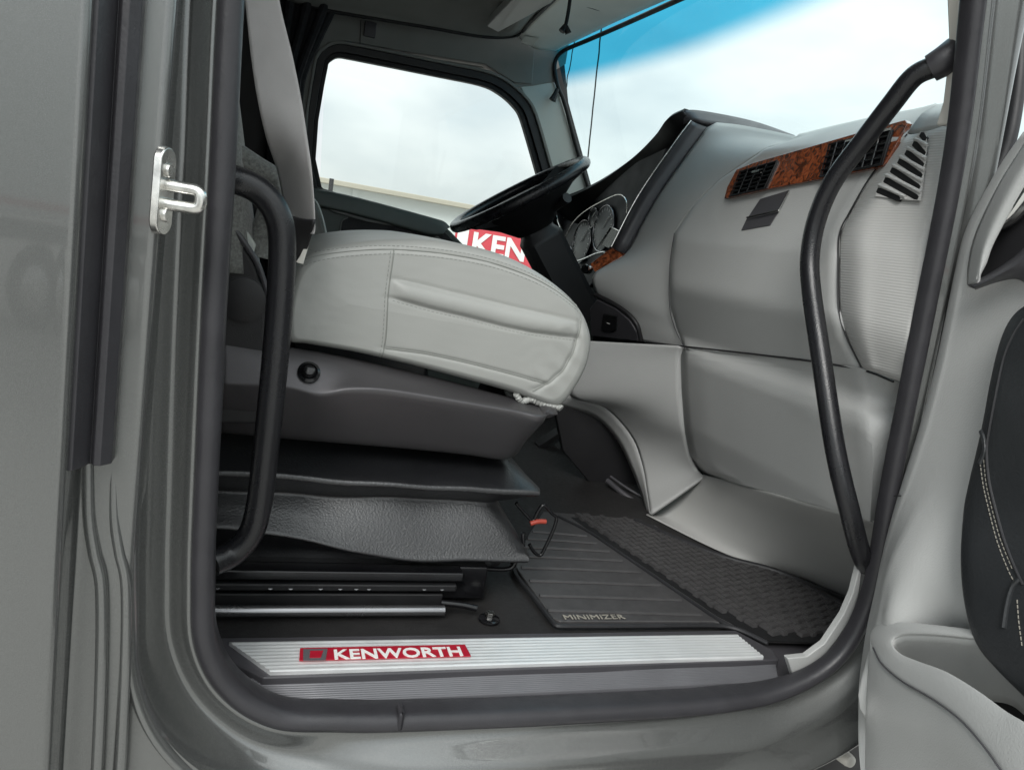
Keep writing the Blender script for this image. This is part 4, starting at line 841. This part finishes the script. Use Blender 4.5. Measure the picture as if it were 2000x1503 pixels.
# ================================================================== NEAR DOOR (open)
nd = bpy.data.objects.new('truck_door', None); link(nd, cab); nd['label'] = 'open near door with light grey inner panel, black padded armrest and map pocket'
DH = V((.94, -.06, 0)); dd = V((-.10, -1, 0)).normalized(); dn = V((dd.y, -dd.x, 0)); dn = dn if dn.x < 0 else -dn
def dp(x, y, h=0.): return atp(x, y, DH+dn*h, dn)
def dloc(s, z, h=0.): return DH+dd*s+V((0, 0, z))+dn*h
EDG = [(2002, 262), (1955, 330), (1905, 420), (1884, 470), (1868, 540), (1852, 620), (1832, 715), (1802, 830), (1774, 920), (1752, 990), (1731, 1070), (1712, 1160), (1697, 1230), (1684, 1330), (1684, 1420), (1694, 1520), (1702, 1600)]
rows = []
for i, (x, y) in enumerate(EDG):
    a = dp(x, y, .0); s0 = (a-DH).dot(dd); z = a.z
    b_ = .052*smooth((.42-z)/.2)
    def ph(ds, f):
        s_ = s0+ds; cut = smooth(((.114+.5*s_)-z)/.03)*smooth((s_-.05)/.025); return dloc(s_, z, .018+b_*f-cut*.075)
    r = [dloc(s0+.012, z, -.03), dloc(s0, z, -.002), dloc(s0+.006, z, .010), dloc(s0+.025, z, .018+b_*.12), dloc(s0+.036, z, .018+b_*.25), ph(.058, .55), ph(.072, .75), ph(.088, .88), ph(.12, .95), ph(.17, .65), ph(.25, .4), ph(.36, .4), ph(.55, .4), dloc(.8, z, .02+b_*.3), dloc(.98, z, .015)]
    rows.append(r)
loft('inner_panel', rows, G['dash_grey'], nd, 4, 4, .006)
slab('door_skin', [dloc(.02, -.45, -.06), dloc(1.0, -.45, -.06), dloc(1.0, .70, -.06), dloc(.08, .84, -.06), dloc(.0, .70, -.06)], dn*-.012, G['paint'], nd, .004)
slab('door_core', [dloc(.03, -.44, -.058), dloc(.98, -.44, -.058), dloc(.98, .69, -.058), dloc(.12, .78, -.058), dloc(.06, .60, -.058), dloc(.03, .1, -.058)], dn*.05, G['charcoal'], nd, .004)
tube('window_frame', [dloc(.03, .80, -.03), dloc(.10, 1.1, -.03), dloc(.22, 1.36, -.03), dloc(.4, 1.42, -.03), dloc(.9, 1.42, -.03), dloc(.99, 1.35, -.03), dloc(1.0, .7, -.03)], .022, G['charcoal'], nd, 10, 6)
slab('door_glass', [dloc(.04, .76, -.03), dloc(.11, 1.1, -.03), dloc(.23, 1.36, -.03), dloc(.9, 1.4, -.03), dloc(.99, .7, -.03)], dn*.004, G['glass'], nd, 0)
tube('door_edge_seal', [dp(1996, -60, -.03), dp(1994, 60, -.03), dp(1990, 150, -.03), dp(1978, 240, -.03), dp(1962, 300, -.028), dp(1930, 370, -.02)], .010, G['black_rubber'], nd, 10, 5)
# panel seam, highlight step
tube('panel_seam', [dp(x, y, .0185) for x, y in [(1746, 968), (1772, 968), (1778, 976), (1774, 1010), (1764, 1080), (1750, 1150), (1745, 1198)]], .0008, G['charcoal'], nd, 6, 5)
# grab bezel around the inner handle
bzl = loft('handle_bezel', [[dp(2060, 160, .03), dp(2004, 272, .03), dp(1950, 360, .03), dp(1905, 455, .03), dp(1890, 520, .03), dp(1889, 556, .034)],
    [dp(2075, 190, .052), dp(2010, 300, .052), dp(1962, 385, .052), dp(1925, 470, .052), dp(1912, 525, .05), dp(1908, 553, .048)],
    [dp(2090, 220, .046), dp(2020, 330, .046), dp(1975, 410, .046), dp(1940, 478, .046), dp(1927, 515, .044), dp(1916, 536, .044)]], G['dash_grey'], nd, 5, 5, .004)
loft('bezel_lower', [[dp(1889, 556, .034), dp(1930, 535, .036), dp(1975, 505, .036), dp(2020, 465, .036), dp(2090, 400, .036)], [dp(1900, 561, .05), dp(1935, 545, .055), dp(1980, 520, .055), dp(2020, 490, .055), dp(2090, 425, .055)], [dp(1905, 566, .03), dp(1945, 552, .03), dp(1985, 545, .03), dp(2020, 560, .03), dp(2090, 560, .03)]], G['dark_trim'], nd, 5, 4, .004)
slab('handle_recess', [dp(x, y, .022) for x, y in [(1910, 545), (1925, 500), (1960, 420), (2010, 320), (2100, 200), (2100, 420), (2020, 480), (1975, 515), (1935, 540)]], dn*-.004, G['charcoal'], nd, 0)
loft('door_handle', [[dp(1932, 440, .030), dp(1965, 395, .030), dp(2010, 315, .030), dp(2060, 250, .03)], [dp(1940, 450, .043), dp(1972, 412, .046), dp(2015, 345, .046), dp(2065, 280, .046)], [dp(1936, 462, .030), dp(1985, 435, .030), dp(2025, 390, .030), dp(2070, 330, .03)]], G['chrome'], nd, 5, 4, .003)
# padded leather armrest
PADL = [(1995, 580), (1960, 612), (1940, 660), (1924, 740), (1912, 820), (1900, 880), (1884, 960), (1882, 1010), (1890, 1100), (1908, 1190), (1932, 1260), (1975, 1320)]
rows = []
for i, (x, y) in enumerate(PADL):
    a = dp(x, y, .055+.045*smooth((1250-y)/-300)); s0 = (a-DH).dot(dd); z = a.z; bul = .016*math.sin(math.pi*min(1, (i+.6)/len(PADL)*1.0))
    pb = .030*smooth((.42-z)/.2); rows.append([dloc(s0, z, .018+pb*.5), dloc(s0+.004, z, .036+bul+pb), dloc(s0+.018, z, .046+bul+pb), dloc(s0+.05, z-.004, .048+bul*1.1+pb), dloc(s0+.2, z-.01, .046+bul+pb), dloc(.75, z-.02, .045+pb)])
pad = loft('armrest_pad', rows, G['leather'], nd, 5, 5, .004)
onpad = cast(pad, .0004)
W1 = [(1999, 622), (1978, 655), (1960, 700), (1945, 770), (1932, 840), (1927, 880), (1931, 935), (1942, 985), (1960, 1050), (1982, 1108), (1998, 1142)]
tube('pad_welt', onpad(W1), .0018, G['black_rubber'], nd, 8, 1)
tube('pad_welt', onpad([(1906, 808), (1914, 835), (1922, 856), (1924, 880), (1914, 905)]), .0032, G['leather'], nd, 8, 1)
tube('pad_welt', onpad([(1992, 1130), (1976, 1148), (1966, 1185), (1960, 1225)]), .0032, G['leather'], nd, 8, 1)
onp2 = cast(pad, .0008)
stitches('stitching', [onp2([(1914, 900), (1920, 945), (1930, 990), (1948, 1058), (1970, 1115), (1984, 1140)]), onp2([(1921, 893), (1926, 943), (1936, 987), (1954, 1053), (1976, 1108)]), onp2([(1986, 1165), (1990, 1215), (1996, 1260)])], G['pad_thread'], nd, .0055, .004, .0006)
# map pocket
RO = [(2020, 1600, 0.162), (1966, 1520, 0.156), (1920, 1455, 0.148), (1872, 1402, 0.136), (1820, 1364, 0.120), (1762, 1330, 0.102), (1722, 1296, 0.086), (1705, 1264, 0.073), (1699, 1240, 0.066), (1708, 1224, 0.065), (1726, 1216, 0.067), (1762, 1214, 0.070), (1820, 1219, 0.071), (1890, 1227, 0.071), (1950, 1236, 0.071), (1992, 1262, 0.071), (2060, 1330, 0.071)]
RI = [(2090, 1470, 0.152), (2010, 1415, 0.146), (1965, 1388, 0.138), (1910, 1348, 0.126), (1850, 1312, 0.112), (1800, 1293, 0.100), (1766, 1280, 0.092), (1749, 1267, 0.087), (1744, 1256, 0.083), (1747, 1248, 0.081), (1755, 1243, 0.080), (1775, 1239, 0.080), (1830, 1241, 0.080), (1890, 1247, 0.080), (1948, 1254, 0.080), (1985, 1280, 0.080), (2050, 1345, 0.080)]
mixp = lambda f, dh: [dp(a[0]*(1-f)+b[0]*f, a[1]*(1-f)+b[1]*f, a[2]*(1-f)+b[2]*f+dh) for a, b in zip(RO, RI)]
pk = loft('map_pocket', [[dp(x-2, y+3, h-.012) for x, y, h in RO], mixp(0, -.002), mixp(.2, .002), mixp(.55, .003), mixp(.85, .001), mixp(1, -.003), [dp(x, y+(16 if i < 9 else 6), h-.010) for i, (x, y, h) in enumerate(RI)]], G['dash_grey'], nd, 5, 4, .002)
RF = RO[8::-1]
loft('pocket_front', [[dp(x, y+2, h-.003) for x, y, h in RF], [dp(x-3, y+60, h*.97) for x, y, h in RF], [dp(x-8, y+150, h*.85) for x, y, h in RF], [dp(x-10, y+420, h*.6) for x, y, h in RF]], G['dash_grey'], nd, 5, 4, .003)
loft('pocket_inner', [[dp(x, y+2, h-.004) for x, y, h in RI[8:]], [dp(x+8, y+50, .040) for x, y, h in RI[8:]], [dp(x+20, y+120, .005) for x, y, h in RI[8:]]], G['dash_grey'], nd, 5, 4, .002)
tube('pocket_seam', [dp(x, y, h+.001) for x, y, h in RF[1:]], .0011, G['dark_trim'], nd, 6, 5)

# ================================================================== SMALL LOOSE THINGS
cord = thing('microphone_cord', 'black hanging cord with a split end below the overhead panel', 'cord')
tube('cord', [at(1116, -30, 'Y', 1.30), at(1112, 10, 'Y', 1.30), at(1107, 40, 'Y', 1.30), at(1104, 52, 'Y', 1.30)], .0055, G['black'], cord, 8, 4)
tube('plug', [at(1104, 50, 'Y', 1.30), at(1097, 62, 'Y', 1.30)], lambda f: .006+.004*f, G['black'], cord, 8, 2)
tube('plug', [at(1105, 50, 'Y', 1.30), at(1110, 66, 'Y', 1.30)], lambda f: .006+.004*f, G['black'], cord, 8, 2)
clip = thing('pillar_clip', 'small black clip on the far windscreen pillar', 'clip')
tube('clip_body', [at(1089, 174, 'Y', 1.90), at(1084, 186, 'Y', 1.90), at(1079, 196, 'Y', 1.90)], lambda f: .007+.007*f, G['black'], clip, 8, 3)

def wobble(a, b, n, amp, s): 
    return [a.lerp(b, i/n)+V((amp*mnoise.noise(V((i*.9, s, 0))), 0, 0)) for i in range(n+1)]
w1 = tube('antenna', wobble(at(1176, 40, 'Y', 2.35), at(1146, 330, 'Y', 2.35), 14, .004, 1), .0035, G['black'], None, 6, 3); w1['label'] = 'longer dark antenna whip outside the windscreen'; w1['category'] = 'antenna'; w1['group'] = 'antenna whips outside the windscreen'
w2 = tube('antenna', wobble(at(1124, 70, 'Y', 2.5), at(1100, 200, 'Y', 2.5), 8, .006, 4), .0025, G['black'], None, 6, 3); w2['label'] = 'shorter faint antenna whip close to the far windscreen pillar'; w2['category'] = 'antenna'; w2['group'] = 'antenna whips outside the windscreen'

# unseen white trailer, added behind the camera for its reflection in the paint
tr = thing('added_trailer', 'white box trailer added out of view, to be mirrored in the grey cab paint', 'trailer')
box('trailer_body', (-4.5, -10.2, 1.35), (8.5, 2.4, 2.6), G['wall_white'], tr, .04)
box('chassis_rail', (-4.5, -9.2, -.12), (8.0, .12, .22), G['charcoal'], tr, .01)
for xx in (-7.6, -6.4, -2.2, -1.4):
    wl_ = tube('wheel', [V((xx, -9.3, -.75)), V((xx, -9.05, -.75))], .5, G['black_rubber'], tr, 28, 1); disc('wheel_hub', V((xx, -9.05, -.75)), (0, 1, 0), .26, .06, G['steel'], wl_)
box('side_marker_strip', (-4.5, -8.995, .18), (8.4, .02, .08), G['red'], tr, .004)
# ================================================================== OUTSIDE, BEYOND THE FAR DOOR
bdg = thing('warehouse', 'low pale warehouse wall with beige eaves beyond the far window', 'building')
ya = 34.0; pa, pb = at(560, 338, 'Y', ya), at(945, 402, 'Y', ya); zt = (pa.z+pb.z)/2
x0, x1 = pa.x-30, pb.x+60
box('wall', ((x0+x1)/2, ya+5.2, (zt-.2-1.25)/2), (x1-x0, 10, zt-.2+1.25), G['wall_white'], bdg, 0)
box('roof_eaves', ((x0+x1)/2, ya+5, zt-.11), (x1-x0+.8, 11, .22), G['fascia'], bdg, .03)
for i in range(int((x1-x0)/6)):
    box('wall_pilaster', (x0+3+i*6, ya+.17, (zt-.2-1.25)/2), (.25, .12, zt-.2+1.25), G['wall_white'], bdg, .01)
bx = at(648, 350, 'Y', 30); pole = tube('lamp_post', [V((bx.x, 30, -1.25)), V((bx.x, 30, bx.z-.5)), V((bx.x, 30, bx.z+.02))], .09, G['charcoal'], None, 10, 2)
pole['label'] = 'thin dark post standing before the warehouse wall'; pole['category'] = 'post'
bn = thing('banner', 'red banner with white capital letters behind the steering wheel', 'banner')
yb_ = 7.0; b0 = at(868, 452, 'Y', yb_); b1 = at(880, 505, 'Y', yb_)
z1_, z0_ = at(940, 448, 'Y', yb_).z, at(940, 512, 'Y', yb_).z
xl = at(908, 480, 'Y', yb_).x
bx0, bx1 = xl-.12, xl+2.1
slab('banner_sheet', [V((bx0, yb_, z0_-.12)), V((bx1, yb_, z0_-.12)), V((bx1, yb_, z1_+.04)), V((bx0, yb_, z1_+.04))], (0, .02, 0), G['banner_red'], bn, 0)
lettering('banner_lettering', 'KENWORTH', V((at(920, 490, 'Y', yb_).x, yb_-.006, z0_+.07)), (1, 0, 0), (0, 0, 1), 1.85, .24, .004, G['white'], bn, .03)
slab('banner_border', [V((xl-.10, yb_-.004, z0_-.1)), V((xl+.02, yb_-.004, z0_-.1)), V((xl+.02, yb_-.004, z1_)), V((xl-.10, yb_-.004, z1_))], (0, -.003, 0), G['white'], bn, 0)
for xx in (bx0+.04, bx1-.04): tube('banner_pole', [V((xx, yb_+.04, -1.25)), V((xx, yb_+.04, z1_+.05))], .02, G['steel'], bn, 8, 1)
